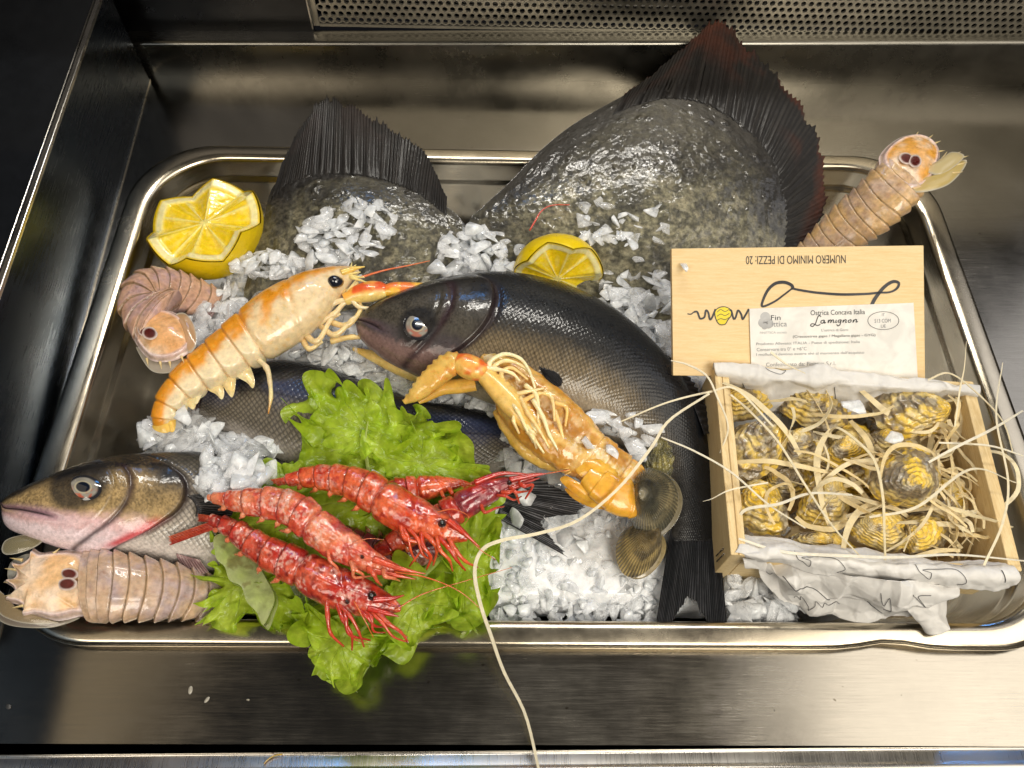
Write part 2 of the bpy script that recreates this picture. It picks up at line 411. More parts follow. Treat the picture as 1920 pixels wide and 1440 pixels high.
def leaf_mat():
    m, nt, p = nmat('lettuce_leaf')
    at = N(nt, 'ShaderNodeAttribute', attribute_name='Col'); v = coord(nt)
    n = noise(nt, v, 130, 4, .6, .5); mr = rng(nt, n, .3, .7, .72, 1.28)
    mx = N(nt, 'ShaderNodeVectorMath', operation='SCALE'); nt.links.new(at.outputs['Color'], mx.inputs[0]); nt.links.new(mr, mx.inputs['Scale'])
    nt.links.new(mx.outputs[0], p.inputs['Base Color']); setp(p, rough=.32, spec=.5, coat=.25, coatr=.15)
    vo = N(nt, 'ShaderNodeTexVoronoi', feature='DISTANCE_TO_EDGE'); vo.inputs['Scale'].default_value = 130; nt.links.new(v, vo.inputs['Vector'])
    nb = bump(nt, None, rng(nt, vo.outputs['Distance'], 0, .12, 0, 1), .25, .04); bump(nt, p, n, .5, .16, nb)
    tr = N(nt, 'ShaderNodeBsdfTranslucent'); ms = N(nt, 'ShaderNodeMixShader'); ms.inputs['Fac'].default_value = .52
    nt.links.new(mx.outputs[0], tr.inputs['Color'])
    out = nt.nodes['Material Output']; nt.links.new(p.outputs[0], ms.inputs[1]); nt.links.new(tr.outputs[0], ms.inputs[2]); nt.links.new(ms.outputs[0], out.inputs['Surface'])
    return m
M_LEAF = leaf_mat()
def chitin_clear():
    m, nt, p = nmat('clear_blade')
    at = N(nt, 'ShaderNodeAttribute', attribute_name='Col'); nt.links.new(at.outputs['Color'], p.inputs['Base Color'])
    setp(p, rough=.15, coat=.8, coatr=.05); p.inputs['Alpha'].default_value = .6; return m
M_BLADE = chitin_clear()
# ------------------------------------------------------------------ the setting
def rr(hx, hy, r, n=14):
    """rounded rectangle loop centred at 0"""
    r = max(.05, r); P = []
    for cx, cy, a0 in ((hx-r, hy-r, 0), (-hx+r, hy-r, 90), (-hx+r, -hy+r, 180), (hx-r, -hy+r, 270)):
        for i in range(n):
            a = math.radians(a0+90*i/(n-1)); P.append((cx+r*math.cos(a), cy+r*math.sin(a)))
    return np.array(P)
ZD = -0.9                                  # level of the counter deck
TX, TY, HX, HY = 0.0, 16.25, 26.5, 16.25   # the tray
# deck with the cut-out the tray hangs in
b = Bag()
inner = rr(HX-1.0, HY-.7, 4.0); n = len(inner)
ang = np.arctan2(inner[:, 1], inner[:, 0])
outer = []
for q in inner:
    s = min(60/abs(q[0]) if q[0] else 1e9, 50/abs(q[1]) if q[1] else 1e9); outer.append(q*s)
outer = np.array(outer)
outer[:, 1] = np.clip(outer[:, 1]+TY, -4.1, 41.0)-TY*0
inn = np.c_[inner[:, 0], inner[:, 1]+TY, np.full(n, ZD)]
out = np.c_[outer[:, 0], outer[:, 1], np.full(n, ZD)]
low = inn - [0, 0, .3]
b.add(np.vstack([low, inn, out]), grid_faces(3, n, True).tolist())
deck = b.build('counter', M_DECK, None, False); tag(deck, 'brushed steel counter deck around the tray', kind='structure')
# void below the deck
b = Bag(); box(b, -60, 60, -14, 44, -9.0, -8.6); tag(b.build('counter_base', M_DARKSTEEL, None, False), 'dark floor below the counter deck', kind='structure')
# front step of the counter: groove, raised rail, apron
xs = np.linspace(-50, 50, 60)
prof = [(-4.3, ZD+.002), (-4.35, ZD-.08), (-4.45, ZD-.08), (-4.5, ZD), (-4.85, ZD), (-4.95, ZD+.12), (-5.15, ZD+.22), (-5.35, ZD+.12), (-5.45, ZD-.05), (-5.9, ZD-.2), (-9, ZD-.3), (-9.3, ZD-.6), (-9.4, -9)]
sl = lambda x: 0.0165*(x-2)
V = np.array([[[x, y+sl(x)*0.6, z] for (y, z) in prof] for x in xs])
b = Bag(); b.add(V, grid_faces(len(xs), len(prof), flip=True).tolist()); o = b.build('counter_edge', M_STEEL); tag(o, 'polished steel front edge of the counter', kind='structure')

# left wall (low glossy panel), its cap and the dark side counter beyond it
A0 = W(280, 150, ZD)[:2]; A1 = W(190, 480, ZD)[:2]; dd = unit(A1-A0)
nn_ = np.array([dd[1], -dd[0]]);  nn_ = nn_ if nn_[0] < 0 else -nn_
P0 = A0 - dd*.0; P1 = A0 + dd*60
def wallbox(bag, p0, p1, t0, t1, z0, z1):
    q = [p0+nn_*t0, p1+nn_*t0, p1+nn_*t1, p0+nn_*t1]
    V = [[*a, z0] for a in q] + [[*a, z1] for a in q]
    bag.add(V, [[3, 2, 1, 0], [4, 5, 6, 7], [0, 1, 5, 4], [1, 2, 6, 5], [2, 3, 7, 6], [3, 0, 4, 7]])
b = Bag(); wallbox(b, P0, P1, 0, .5, ZD, 6.2)
o = b.build('side_wall', steel('side_panel_steel', (.028, .045, .075), .25, (1, 1, 20), .04), None, False); tag(o, 'low dark panel on the left of the counter', kind='structure')
b = Bag(); wallbox(b, P0, P1, -.05, .28, 6.203, 6.45); wallbox(b, P0, P1, .28+.12, .5, 6.203, 6.36)
o = b.build('panel_trim', M_STEEL, None, False); tag(o, 'thin bright metal trim along the top of the left side panel', 'trim'); bevel(o, .05)
b = Bag(); wallbox(b, P0-dd*30, P1, .6, 60, 5.9, 6.1)
o = b.build('side_counter', M_BLACKGLASS, None, False); tag(o, 'black glossy surface beyond the left side panel', kind='structure')
# thin blue-lit bead where panel meets deck
b = Bag(); wallbox(b, P0, P1, -.09, -.005, ZD+.003, ZD+.10)
o = b.build('sealing_bead', M_STEEL, None, False); tag(o, 'narrow metal bead where the left panel meets the deck', 'bead')

# back: ledge riser, ledge top, dark plate and perforated panel
YB = 40.58
b = Bag()
zs = [(YB, ZD), (YB, 1.95), (YB+.12, 2.15), (YB+.35, 2.2), (YB+1.4, 2.2)]
xs = np.linspace(-29.0, 60, 40)
V = np.array([[[x, y+.026*(x+1.7)*(1 if i < 99 else 0)*.3, z+.016*(x+1.7)*(1 if i > 0 else 0)] for i, (y, z) in enumerate(zs)] for x in xs])
b.add(V, grid_faces(len(xs), len(zs), flip=True).tolist()); o = b.build('back_wall', M_LEDGE); tag(o, 'steel riser behind the counter deck', kind='structure')
for f in o.data.polygons: f.use_smooth = True
# perforated panel: real holes
YP = YB+1.45
hole = plain('panel_metal', (.30, .29, .27), .32, metal=1.0)
x0 = -15.8; pitch = .54; rowh = .47; r = .185
b = Bag(); hexn = 12
rows = 31; cols = 120
aa = np.linspace(0, 2*math.pi, hexn, endpoint=False)+math.radians(30)
for j in range(rows):
    for i in range(cols):
        cx = x0+.7+i*pitch+(pitch/2 if j % 2 else 0); cz = 2.75+j*rowh
        if cx > 48: continue
        # hexagonal cell outline sampled at 12 directions
        vo = []
        for a in aa:
            am = (a-math.radians(30)) % (math.pi/3)
            vo.append((pitch/2/math.cos(min(am, math.pi/3-am) if False else abs(((a+math.pi/6) % (math.pi/3))-math.pi/6))*1.012))
        vo = np.array(vo)
        O = np.c_[cx+vo*np.cos(aa), np.full(hexn, YP), cz+vo*np.sin(aa)*rowh/(pitch*.866)]
        I = np.c_[cx+r*np.cos(aa), np.full(hexn, YP), cz+r*np.sin(aa)]
        K = I+[0, .18, 0]
        b.add(np.vstack([O, I, K]), grid_faces(3, hexn, True, flip=True).tolist())
# frame strip left and bottom
box(b, x0-.05, x0+.40, YP-.004, YP+.15, 2.25, 17.5); box(b, x0+.41, 49, YP-.002, YP+.15, 2.2, 2.42)
M_PANEL = steel('panel_steel', (.55, .52, .45), .42, (1, 1, 1), .03)
pt = thing('perforated_panel', 'perforated metal back panel full of small round holes above the ledge', 'panel', (10, YP, 2.2))
b.build('punched_sheet', M_PANEL, pt, False)
b = Bag(); box(b, x0, 50, YP+1.4, YP+1.6, 2.2, 17.5); b.build('backing_plate', M_BLACKGLASS, pt, False)
b = Bag(); box(b, -60, x0-.06, YP-.3, YP+.2, 1.6, 22); o = b.build('back_plate', M_DARKSTEEL, None, False); tag(o, 'plain dark plate left of the perforated panel', kind='structure')
b = Bag(); box(b, x0-.12, x0-.02, YP-.34, YP-.304, 2.2, 20); o = b.build('plate_edge', M_STEEL, None, False); tag(o, 'slim bright metal edge strip between dark plate and perforated panel', 'strip')

# ------------------------------------------------------------------ the tray
tray = thing('steel_tray', 'deep rectangular stainless steel gastronorm tray with rounded rim, filled with ice and seafood', 'tray', (0, 16.25, -6.3))
prof = [(1.16, -.62, 4.2), (1.02, -.50, 4.3), (.06, -.46, 5.0), (-.02, -.38, 5), (0, -.2, 5), (.10, -.05, 5), (.28, 0, 5), (1.0, .02, 4.6), (1.28, -.01, 4.5), (1.46, -.12, 4.4), (1.56, -.34, 4.3),
        (1.62, -1.4, 4.2), (1.68, -1.62, 4.2), (1.86, -1.78, 4.1), (1.92, -2.0, 4.0), (2.2, -5.0, 3.8), (2.5, -5.7, 3.6), (3.2, -6.25, 3.2), (4.2, -6.3, 2.6), (9, -6.3, 1.5), (15.5, -6.3, .5), (16.2, -6.3, .05)]
rows = []
for ins, z, rad in prof:
    L = rr(HX-ins, HY-ins*(.82 if ins < 2 else 1), rad, 16)
    # resample long sides so the front rim dent is smooth
    P = np.c_[L[:, 0]+TX, L[:, 1]+TY]
    d = []
    m = len(P)
    for i in range(m):
        a, c = P[i], P[(i+1) % m]; d.append(a)
        if (i+1) % 16 == 0:
            for s in np.linspace(0, 1, 40)[1:-1]: d.append(a+(c-a)*s)
    P = np.array(d)
    if ins < .3:
        g = np.exp(-((P[:, 0]-16.3)/1.5)**2)*(P[:, 1] < 3)
        P[:, 1] += g*.32
    zz = np.full(len(P), z)
    rows.append(np.c_[P, zz])
V = np.array(rows)
o = mesh('pan', V, grid_faces(len(prof), V.shape[1], True), M_TRAY, tray)
# ------------------------------------------------------------------ crate, lid, label, oysters
CT = np.array([[9.01, 14.19], [22.69, 13.15], [21.95, 3.0], [8.45, 3.68]])   # top corners TL TR BR BL
def CM(V):
    V = np.asarray(V, float); s = V[..., 0:1]/13.6; t = V[..., 1:2]/10.3
    xy = (CT[3]*(1-s)+CT[2]*s)*(1-t)+(CT[0]*(1-s)+CT[1]*s)*t
    return np.concatenate([xy, V[..., 2:3]], -1)
ZC0, ZC1 = -1.7, 2.6
crate = thing('oyster_crate', 'small open pine crate full of oysters and wood wool', 'crate', (15.5, 8.5, ZC0))
for nm, x0_, x1_ in (('end_panel', 0, .75), ('end_panel', 13.0, 13.6)):
    b = Bag(); box(b, x0_, x1_, 0, 10.3, ZC0, ZC1, M=CM); o = b.build(nm, M_CRATE, crate, False); bevel(o, .05)
for nm, y0_, y1_, zt_ in (('side_panel', -.003, .3, 2.3), ('side_panel', 10.0, 10.303, 2.45)):
    b = Bag(); box(b, .76, 12.99, y0_, y1_, ZC0, zt_, M=CM); o = b.build(nm, M_CRATE2, crate, False); bevel(o, .03)
b = Bag(); box(b, .76, 12.99, .303, 9.997, ZC0+.01, ZC0+.3, M=CM); b.build('bottom_board', M_CRATE2, crate, False)
b = Bag()
for zz in (0.3,):   # ply line and staples on the left end
    tube(b, [CM(np.array([-.02, .35, 1.6])), CM(np.array([-.05, .35, .3]))], .035, n=4)
    tube(b, [CM(np.array([-.02, .62, 1.6])), CM(np.array([-.05, .62, .3]))], .035, n=4)
b.build('staple', M_STEEL, crate)
b = Bag(); box(b, .35, .41, .002, 10.298, ZC1+.001, ZC1+.012, M=CM); b.build('ply_line', plain('ply_glue_line', (.38, .24, .09), .6), crate, False)

def sheet(nm, rows, zs, nu, nv, mat, parent, amp=.12, sc=.8, seed=0, th=.03):
    """crumpled sheet through rows of photo points, each row at its own heights"""
    R = np.array([W(*resample(r, nu).T, resample(z_, nu) if np.ndim(z_) else z_) for r, z_ in zip(rows, zs)])
    P = np.array([resample(R[:, i], nv) for i in range(nu)])
    Nn = grid_normals(P)
    if Nn[..., 2].mean() < 0: Nn = -Nn
    g = np.random.default_rng(seed+40); lo, hi = P.reshape(-1, 3).min(0)-.5, P.reshape(-1, 3).max(0)+.5
    def facets(c):                                        # crisp piecewise-flat folds
        n_ = int(max(6, np.prod((hi-lo)[:2])/c**2)); s_ = lo+(hi-lo)*g.random((n_, 3))
        return (2*P@s_.T-(s_**2).sum(1)).max(-1)
    f = (facets(1/sc)-facets(1/sc))*sc**2*.9 + (facets(.42/sc)-facets(.42/sc))*sc**2*1.0
    f = f + .08*(fbm(P, sc*1.5, 3, seed)-.5)
    P = P + Nn*(f*amp)[..., None]
    Q = P - Nn*th
    n0 = nu*nv; F = grid_faces(nu, nv).tolist()+grid_faces(nu, nv, off=n0, flip=True).tolist()
    ring = [i*nv for i in range(nu)]+[(nu-1)*nv+j for j in range(1, nv)]+[i*nv+nv-1 for i in range(nu-2, -1, -1)]+[j for j in range(nv-2, 0, -1)]
    m = len(ring)
    for a in range(m): F.append([ring[a], ring[(a+1) % m], ring[(a+1) % m]+n0, ring[a]+n0][::-1])
    o = mesh(nm, np.vstack([P.reshape(-1, 3), Q.reshape(-1, 3)]), F, mat, parent)
    return o, P, Nn
def on_grid(P, Nn, st, off=.03):
    st = np.asarray(st, float); nu, nv = P.shape[:2]
    x = np.clip(st[:, 0]*(nu-1), 0, nu-1.001); y = np.clip(st[:, 1]*(nv-1), 0, nv-1.001)
    i = x.astype(int); j = y.astype(int); fx = (x-i)[:, None]; fy = (y-j)[:, None]
    g = lambda A: A[i, j]*(1-fx)*(1-fy)+A[i+1, j]*fx*(1-fy)+A[i, j+1]*(1-fx)*fy+A[i+1, j+1]*fx*fy
    return g(P)+unit(g(Nn))*off

liner = thing('paper_liner', 'crumpled white printed paper folded over the front and back edges of the crate', 'paper', (15.5, 8.5, 1.0))
front_rows = [[(1392, 1002), (1560, 1022), (1740, 1045), (1885, 1050)], [(1385, 1022), (1560, 1040), (1740, 1060), (1905, 1066)],
              [(1380, 1040), (1560, 1060), (1740, 1078), (1915, 1088)], [(1392, 1052), (1560, 1078), (1740, 1095), (1893, 1106)]]
o, PF, NF = sheet('front_fold', front_rows, [2.0, 2.72, 2.75, 2.1], 220, 50, M_PAPER, liner, .15, 1.1, 1, .015)
flap_rows = [[(1388, 1043), (1480, 1060), (1580, 1072), (1700, 1085), (1800, 1098)], [(1400, 1070), (1470, 1090), (1590, 1092), (1700, 1110), (1795, 1120)],
             [(1425, 1095), (1490, 1118), (1590, 1125), (1700, 1140), (1790, 1135)], [(1470, 1140), (1520, 1160), (1600, 1172), (1705, 1164), (1775, 1160)]]
o, PG, NG = sheet('hanging_flap', flap_rows, [2.2, 1.9, .8, -.1], 220, 120, M_PAPER, liner, .50, .75, 5, .015)
flap2 = [[(1690, 1080), (1740, 1088), (1795, 1095)], [(1690, 1125), (1740, 1125), (1792, 1122)], [(1712, 1155), (1748, 1160), (1786, 1146)], [(1735, 1172), (1752, 1182), (1772, 1175)]]
sheet('hanging_flap', flap2, [2.0, 1.3, .6, .2], 40, 40, M_PAPER, liner, .4, .8, 9)
back_rows = [[(1335, 690), (1500, 705), (1660, 718), (1838, 735)], [(1338, 678), (1500, 690), (1660, 700), (1838, 722)], [(1342, 700), (1500, 716), (1660, 726), (1835, 738)],
             [(1352, 728), (1500, 738), (1660, 745), (1812, 748)], [(1358, 760), (1500, 775), (1660, 785), (1800, 780)]]
o, PB, NB = sheet('back_fold', back_rows, [2.3, 2.85, 2.8, 1.7, .3], 160, 50, M_PAPER, liner, .16, .9, 3, .015)
b = Bag()
def scrib(P, Nn, pts, r=.013): tube(b, on_grid(P, Nn, resample(pts, 40), .035), r, n=40, m=5)
for s0 in (.20, .62):
    scrib(PF, NF, [(s0, .35), (s0+.02, .6), (s0+.05, .8), (s0+.06, .6), (s0+.03, .5), (s0+.09, .45), (s0+.15, .5), (s0+.18, .75), (s0+.15, .85)])
scrib(PF, NF, [(.93, .45), (.935, .6), (.94, .72)], .018)
scrib(PG, NG, [(.03, .5), (.06, .62), (.10, .6), (.14, .62)]); scrib(PG, NG, [(.25, .25), (.30, .45), (.38, .62), (.42, .70)], .018)
scrib(PG, NG, [(.22, .78), (.25, .72), (.26, .8), (.28, .72), (.29, .84), (.27, .9), (.33, .8), (.35, .72), (.37, .8), (.39, .74), (.41, .8), (.45, .76), (.47, .8)])
scrib(PG, NG, [(.62, .3), (.64, .5), (.66, .35), (.67, .55), (.64, .6)]); scrib(PG, NG, [(.76, .28), (.80, .42), (.83, .5), (.80, .35), (.86, .3)]); scrib(PG, NG, [(.58, .62), (.64, .85)], .018)
scrib(PB, NB, [(.20, .3), (.22, .36), (.26, .4), (.28, .3), (.24, .28)]); scrib(PB, NB, [(.47, .62), (.472, .8)], .018); scrib(PB, NB, [(.1, .62), (.102, .8)], .018)
o = b.build('scribbled_print', M_INK, liner); o['kind'] = 'stuff'

# lid leaning behind the crate
KL, ZL, YL = .587, 1.45, 13.0
NL = unit(np.array([0, -KL, 1.0]))
def PL(px, py, off=0.0): return W(px, py, ZL, KL, YL) + NL*off
lid = thing('crate_lid', 'thin plywood crate lid printed with upside-down black lettering, leaning behind the oyster crate', 'lid', PL(1497, 700))
q = np.array([PL(1259, 466), PL(1732, 460), PL(1735, 712), PL(1262, 704)])
b = Bag(); b.add(np.vstack([q, q-NL*.35]), [[3, 2, 1, 0], [4, 5, 6, 7], [0, 1, 5, 4], [1, 2, 6, 5], [2, 3, 7, 6], [3, 0, 4, 7]])
bevel(b.build('board', M_LID, lid, False), .03)
def text_px(name, s, cx, cy, w, h, mat, parent, plane, off, rot=0.0, flip=False, shear=0.0, bold=0.0, spacing=1.0):
    cu = bpy.data.curves.new(name, 'FONT'); cu.body = s; cu.shear = shear; cu.offset = bold; cu.space_character = spacing; cu.fill_mode = 'FRONT' if hasattr(cu, 'fill_mode') else cu.fill_mode
    tmp = bpy.data.objects.new('tmp', cu); COL.objects.link(tmp)
    dg = bpy.context.evaluated_depsgraph_get(); me = bpy.data.meshes.new_from_object(tmp.evaluated_get(dg))
    V = np.array([v.co[:] for v in me.vertices]); F = [list(p.vertices) for p in me.polygons]
    bpy.data.objects.remove(tmp); bpy.data.meshes.remove(me); bpy.data.curves.remove(cu)
    mn, mx = V.min(0), V.max(0); X = (V[:, 0]-(mn[0]+mx[0])/2)/(mx[0]-mn[0])*w; Y = -(V[:, 1]-(mn[1]+mx[1])/2)/(mx[1]-mn[1])*h
    if flip: X, Y = -X, -Y
    a = math.radians(rot); x = cx+X*math.cos(a)-Y*math.sin(a); y = cy+X*math.sin(a)+Y*math.cos(a)
    return mesh(name, plane(x, y, off), F, mat, parent, smooth=False)
r5 = lambda pts: np.array([(1240+x*.27083, 440+y*.27083) for x, y in pts])
def stroke(bag, pts, wpx, plane, off, n=None):
    p = resample(pts, n or len(pts)*8); t = unit(np.gradient(p, axis=0)); s = np.c_[-t[:, 1], t[:, 0]]
    w_ = np.interp(np.linspace(0, 1, len(p)), np.linspace(0, 1, len(np.atleast_1d(wpx))), np.atleast_1d(wpx))[:, None]
    a = p+s*w_/2; c = p-s*w_/2; V = np.stack([plane(a[:, 0], a[:, 1], off), plane(c[:, 0], c[:, 1], off)], 1)
    bag.add(V, grid_faces(len(p), 2, flip=True).tolist())
text_px('lettering', 'NUMERO MINIMO DI PEZZI: 20', 1492, 487, 187, 15.5, M_INK, lid, PL, .02, rot=-.6, flip=True)
b = Bag()
stroke(b, r5([(1450, 500), (1480, 440), (1540, 365), (1600, 326), (1642, 335), (1630, 372), (1580, 398), (1500, 402), (1420, 410), (1250, 414), (1080, 402), (960, 384), (905, 372)]), [7, 6, 3.5, 5, 4], PL, .02)
stroke(b, r5([(905, 372), (850, 415), (780, 465), (700, 497), (705, 450), (740, 380), (790, 338), (850, 330), (900, 350), (912, 380)]), [3, 4, 6, 6], PL, .022)
stroke(b, r5([(605, 515), (580, 560), (562, 585), (552, 550), (530, 525), (515, 570), (500, 582), (485, 530), (472, 520)]), 3.5, PL, .02)
stroke(b, r5([(375, 515), (350, 575), (335, 585), (325, 540), (308, 525), (298, 570), (272, 582), (262, 570), (248, 535), (225, 535)]), 3.5, PL, .02)
stroke(b, r5([(225, 535), (205, 550), (180, 548)]), 2, PL, .02)
b.build('script_logo', M_INK, lid, False)
b = Bag(); bl = r5([(372, 530), (400, 505), (440, 500), (478, 520), (482, 560), (460, 590), (440, 620), (405, 622), (385, 600), (372, 565)])
p = closed(bl, 40); V = PL(p[:, 0], p[:, 1], .018); b.add(V, [list(range(40))[::-1]]); b.build('yellow_emblem', M_YINK, lid, False)
b = Bag(); stroke(b, np.vstack([p, p[:2]]), 1.6, PL, .024)
for dy in (-.35, 0, .35): stroke(b, r5([(385, 565+dy*80), (410, 550+dy*90), (440, 560+dy*80), (470, 545+dy*80)]), 1.1, PL, .024)
b.build('emblem_outline', M_INK, lid, False)
# label card on the lid
card = thing('label_card', 'white printed product label card standing against the plywood lid', 'label', PL(1560, 700, .4))
q = np.array([PL(1404, 579, .10), PL(1711, 568, .10), PL(1719, 710, .10), PL(1408, 700, .10)])
b = Bag(); b.add(np.vstack([q, q-NL*.05]), [[3, 2, 1, 0], [4, 5, 6, 7], [0, 1, 5, 4], [1, 2, 6, 5], [2, 3, 7, 6], [3, 0, 4, 7]])
b.build('sheet', M_CARD, card, False)
def ct(s, x, y, w, h, mat=M_INK, **kw): text_px('print', s, 1240+x*.27083, 440+y*.27083, w*.27083, h*.27083, mat, card, PL, .115, rot=-1.2, **kw)
ct('Ostrica Concava Italia', 1215, 538, 375, 34, M_INK)
ct("L'ostrica di Goro", 1195, 660, 185, 18, M_GREYINK); ct('(Crassostrea gigas / Magallana gigas - GYG)', 1190, 703, 570, 22, M_INK)
ct('Prodotto Allevato: ITALIA - Paese di spedizione: Italia', 1010, 752, 715, 24, M_GREYINK); ct('Conservare tra 0\u00b0 e +6\u00b0C', 828, 792, 345, 24, M_GREYINK)
ct("I molluschi devono essere vivi al momento dell'acquisto", 1025, 825, 745, 24, M_GREYINK); ct('Confezionato da: Finittica S.r.l.', 960, 895, 480, 26, M_GREYINK)
ct('Fin', 787, 575, 66, 34, M_INK); ct('ittica', 812, 620, 104, 34, M_GREYINK); ct('FINITTICA societ\u00e0', 770, 678, 185, 16, M_PALEINK)
ct('IT', 1530, 556, 20, 20, M_GREYINK); ct('513 COM', 1525, 597, 112, 26, M_GREYINK); ct('UE', 1530, 634, 34, 22, M_GREYINK)
b = Bag(); a = np.linspace(0, 2*math.pi, 50); stroke(b, r5(np.c_[1530+107*np.cos(a), 596+62*np.sin(a)]), .9, PL, .115, 80)
b.build('oval_mark', M_INK, card, False)
b = Bag()
for x, y, r in ((715, 570, 34), (700, 610, 34), (735, 615, 36), (710, 635, 22)):
    p = r5([(x+r*math.cos(t), y+r*math.sin(t)) for t in np.linspace(0, 2*math.pi, 24, endpoint=False)]); b.add(PL(p[:, 0], p[:, 1], .108+.001*(x % 7)), [list(range(24))[::-1]])
b.build('logo_mark', M_PALEINK, card, False)
b = Bag()   # hand-lettered name: L a m i g n o n
L = [[(1108, 570), (1098, 560), (1088, 570), (1080, 592), (1072, 615), (1055, 636), (1040, 630), (1048, 618), (1064, 620), (1084, 630), (1104, 622)],
     [(1128, 592), (1110, 598), (1108, 612), (1122, 612), (1130, 594), (1130, 612), (1140, 608)],
     [(1158, 590), (1154, 610), (1166, 592), (1174, 594), (1170, 610), (1182, 592), (1190, 594), (1188, 608), (1196, 606)], [(1208, 590), (1203, 608), (1212, 606)],
     [(1238, 590), (1222, 594), (1220, 606), (1234, 604), (1240, 590), (1232, 622), (1218, 632), (1210, 622)],
     [(1254, 590), (1250, 608), (1262, 592), (1272, 592), (1268, 608), (1276, 606)], [(1300, 590), (1286, 596), (1288, 608), (1302, 604), (1304, 592), (1298, 588)],
     [(1320, 590), (1316, 608), (1328, 590), (1340, 590), (1336, 606), (1348, 602)]]
for s_ in L: stroke(b, r5([(x*1.06-75, y) for x, y in s_]), 1.7, PL, .116)
b.build('script_name', M_INK, card, False)

# oysters
def oyster_mesh(cx, cy, rx, ry, rot, z, h, seed):
    rg = np.random.default_rng(seed); n = 220; th = np.linspace(0, 2*math.pi, n, endpoint=False)
    r = 1+.10*np.sin(2*th+rg.random()*6)+.07*np.sin(3*th+rg.random()*6)+.035*np.sin(7*th+rg.random()*6)+.02*np.sin(17*th+rg.random()*6)
    x = rx*r*np.cos(th); y = ry*r*np.sin(th); a = math.radians(rot)
    out = np.c_[cx+x*math.cos(a)-y*math.sin(a), cy+x*math.sin(a)+y*math.cos(a)]
    uo = rg.uniform(.35, .72); um = (cx+(-uo*rx)*math.cos(a), cy+(-uo*rx)*math.sin(a)); kr = rg.uniform(4, 10); gy = rg.uniform(-.05, .07); sa = rg.uniform(.65, 1.0)
    sd = seed*.37
    def disp(T, TH, P):
        w = T*kr*(.8+.5*fbm(P, .3, 2, sd))+2.6*fbm(P, .6, 4, sd+3); f = w-np.floor(w)
        return .95/kr*(f**1.6)*sstep(0, .2, T)*(1-.3*T)+.34*(fbm(P, .7, 3, sd+1)-.5)+.10*(fbm(P, 3.0, 3, sd+2)-.5)
    def cf(T, TH, P):
        f1 = fbm(P, 1.0, 4, sd+5); f2 = fbm(P, 2.2, 4, sd+8); w = T*kr*(.8+.5*fbm(P, .3, 2, sd))+2.6*fbm(P, .6, 4, sd+3); f = w-np.floor(w)
        c = mixc((.42, .30, .07), (.72, .58, .25), f2); c = mixc(c, (.76, .50, .03), sstep(.38, .58, f1)*sa); c = mixc(c, (.13, .105, .085), sstep(.52-gy, .64-gy, fbm(P, 1.2, 4, sd+12))*.85)
        c = mixc(c, (.30, .20, .12), sstep(.75, 1, f)*.55); c = mixc(c, (.06, .05, .045), sstep(.25, 0, f)*.65*sstep(.15, .3, T))
        return mixc(c, (.75, .68, .52), sstep(.55, .66, fbm(P, 3.0, 3, sd+20))*.35)
    return pillow(out, h*1.25, 76, z, pw=2.0, dispf=disp, colf=cf, n=n, back=.6, center=um, smoothed=False)
OY = [(1393, 757, 54, 34, -15, 0.9, .9, 'yellow oyster in the back left corner of the crate, half under the white paper'),
      (1415, 845, 60, 52, 120, 1.3, 1.0, 'big round yellow oyster with grey blotches against the left end of the crate'),
      (1530, 768, 78, 34, 12, 0.7, .9, 'long narrow yellow oyster with a dark open lip by the back of the crate'),
      (1507, 842, 46, 38, 20, 0.8, .8, 'small pale yellow oyster right of the big round blotched one'),
      (1590, 838, 52, 36, -20, 0.6, .9, 'brownish oyster with a white spot in the middle of the crate'),
      (1700, 772, 68, 54, 200, 1.5, 1.1, 'grey ringed oyster with a yellow stripe in the back right of the crate'),
      (1698, 893, 66, 60, -75, 2.0, 1.3, 'largest round oyster, finely ringed, with a bright yellow beak pointing to the back'),
      (1428, 955, 58, 44, 30, 1.0, .9, 'yellow and black oyster in the front left corner of the crate'),
      (1545, 945, 52, 52, 70, 0.9, 1.0, 'striped brown oyster in the front middle under crossing shavings'),
      (1540, 1020, 60, 24, 5, 0.9, .7, 'dark flat oyster half hidden behind the front paper fold'),
      (1650, 995, 66, 34, 8, 1.3, .9, 'orange yellow oyster in the front right half of the crate below the largest one'),
      (1730, 1000, 58, 42, -25, 1.1, .9, 'yellow oyster with fine white frills in the front right of the crate'),
      (1762, 942, 46, 46, 60, 0.7, .8, 'oyster with thin dark lines right of the largest one'),
      (1625, 900, 60, 36, 0, -.2, .7, 'deep lying dark oyster in the shadow left of the largest one'),
      (1660, 840, 44, 30, 30, 0.8, .8, 'small brown oyster between the ringed and the largest oyster'),
      (1480, 905, 50, 34, 0, -.2, .7, 'deep lying oyster in the gap right of the yellow and black one')]
for i, (cx, cy, rx, ry, rot, z, h, lab) in enumerate(OY):
    t = W(cx, cy, z); V, F, C = oyster_mesh(cx, cy, rx, ry, rot, z, h, i+3)
    o = mesh('oyster', V, F, M_OYSTER, None, C); tag(o, lab, 'oyster', 'oysters in the wooden crate')
    o.data.transform(Matrix.Translation(Vector(-t*S))); o.location = Vector(t)*S

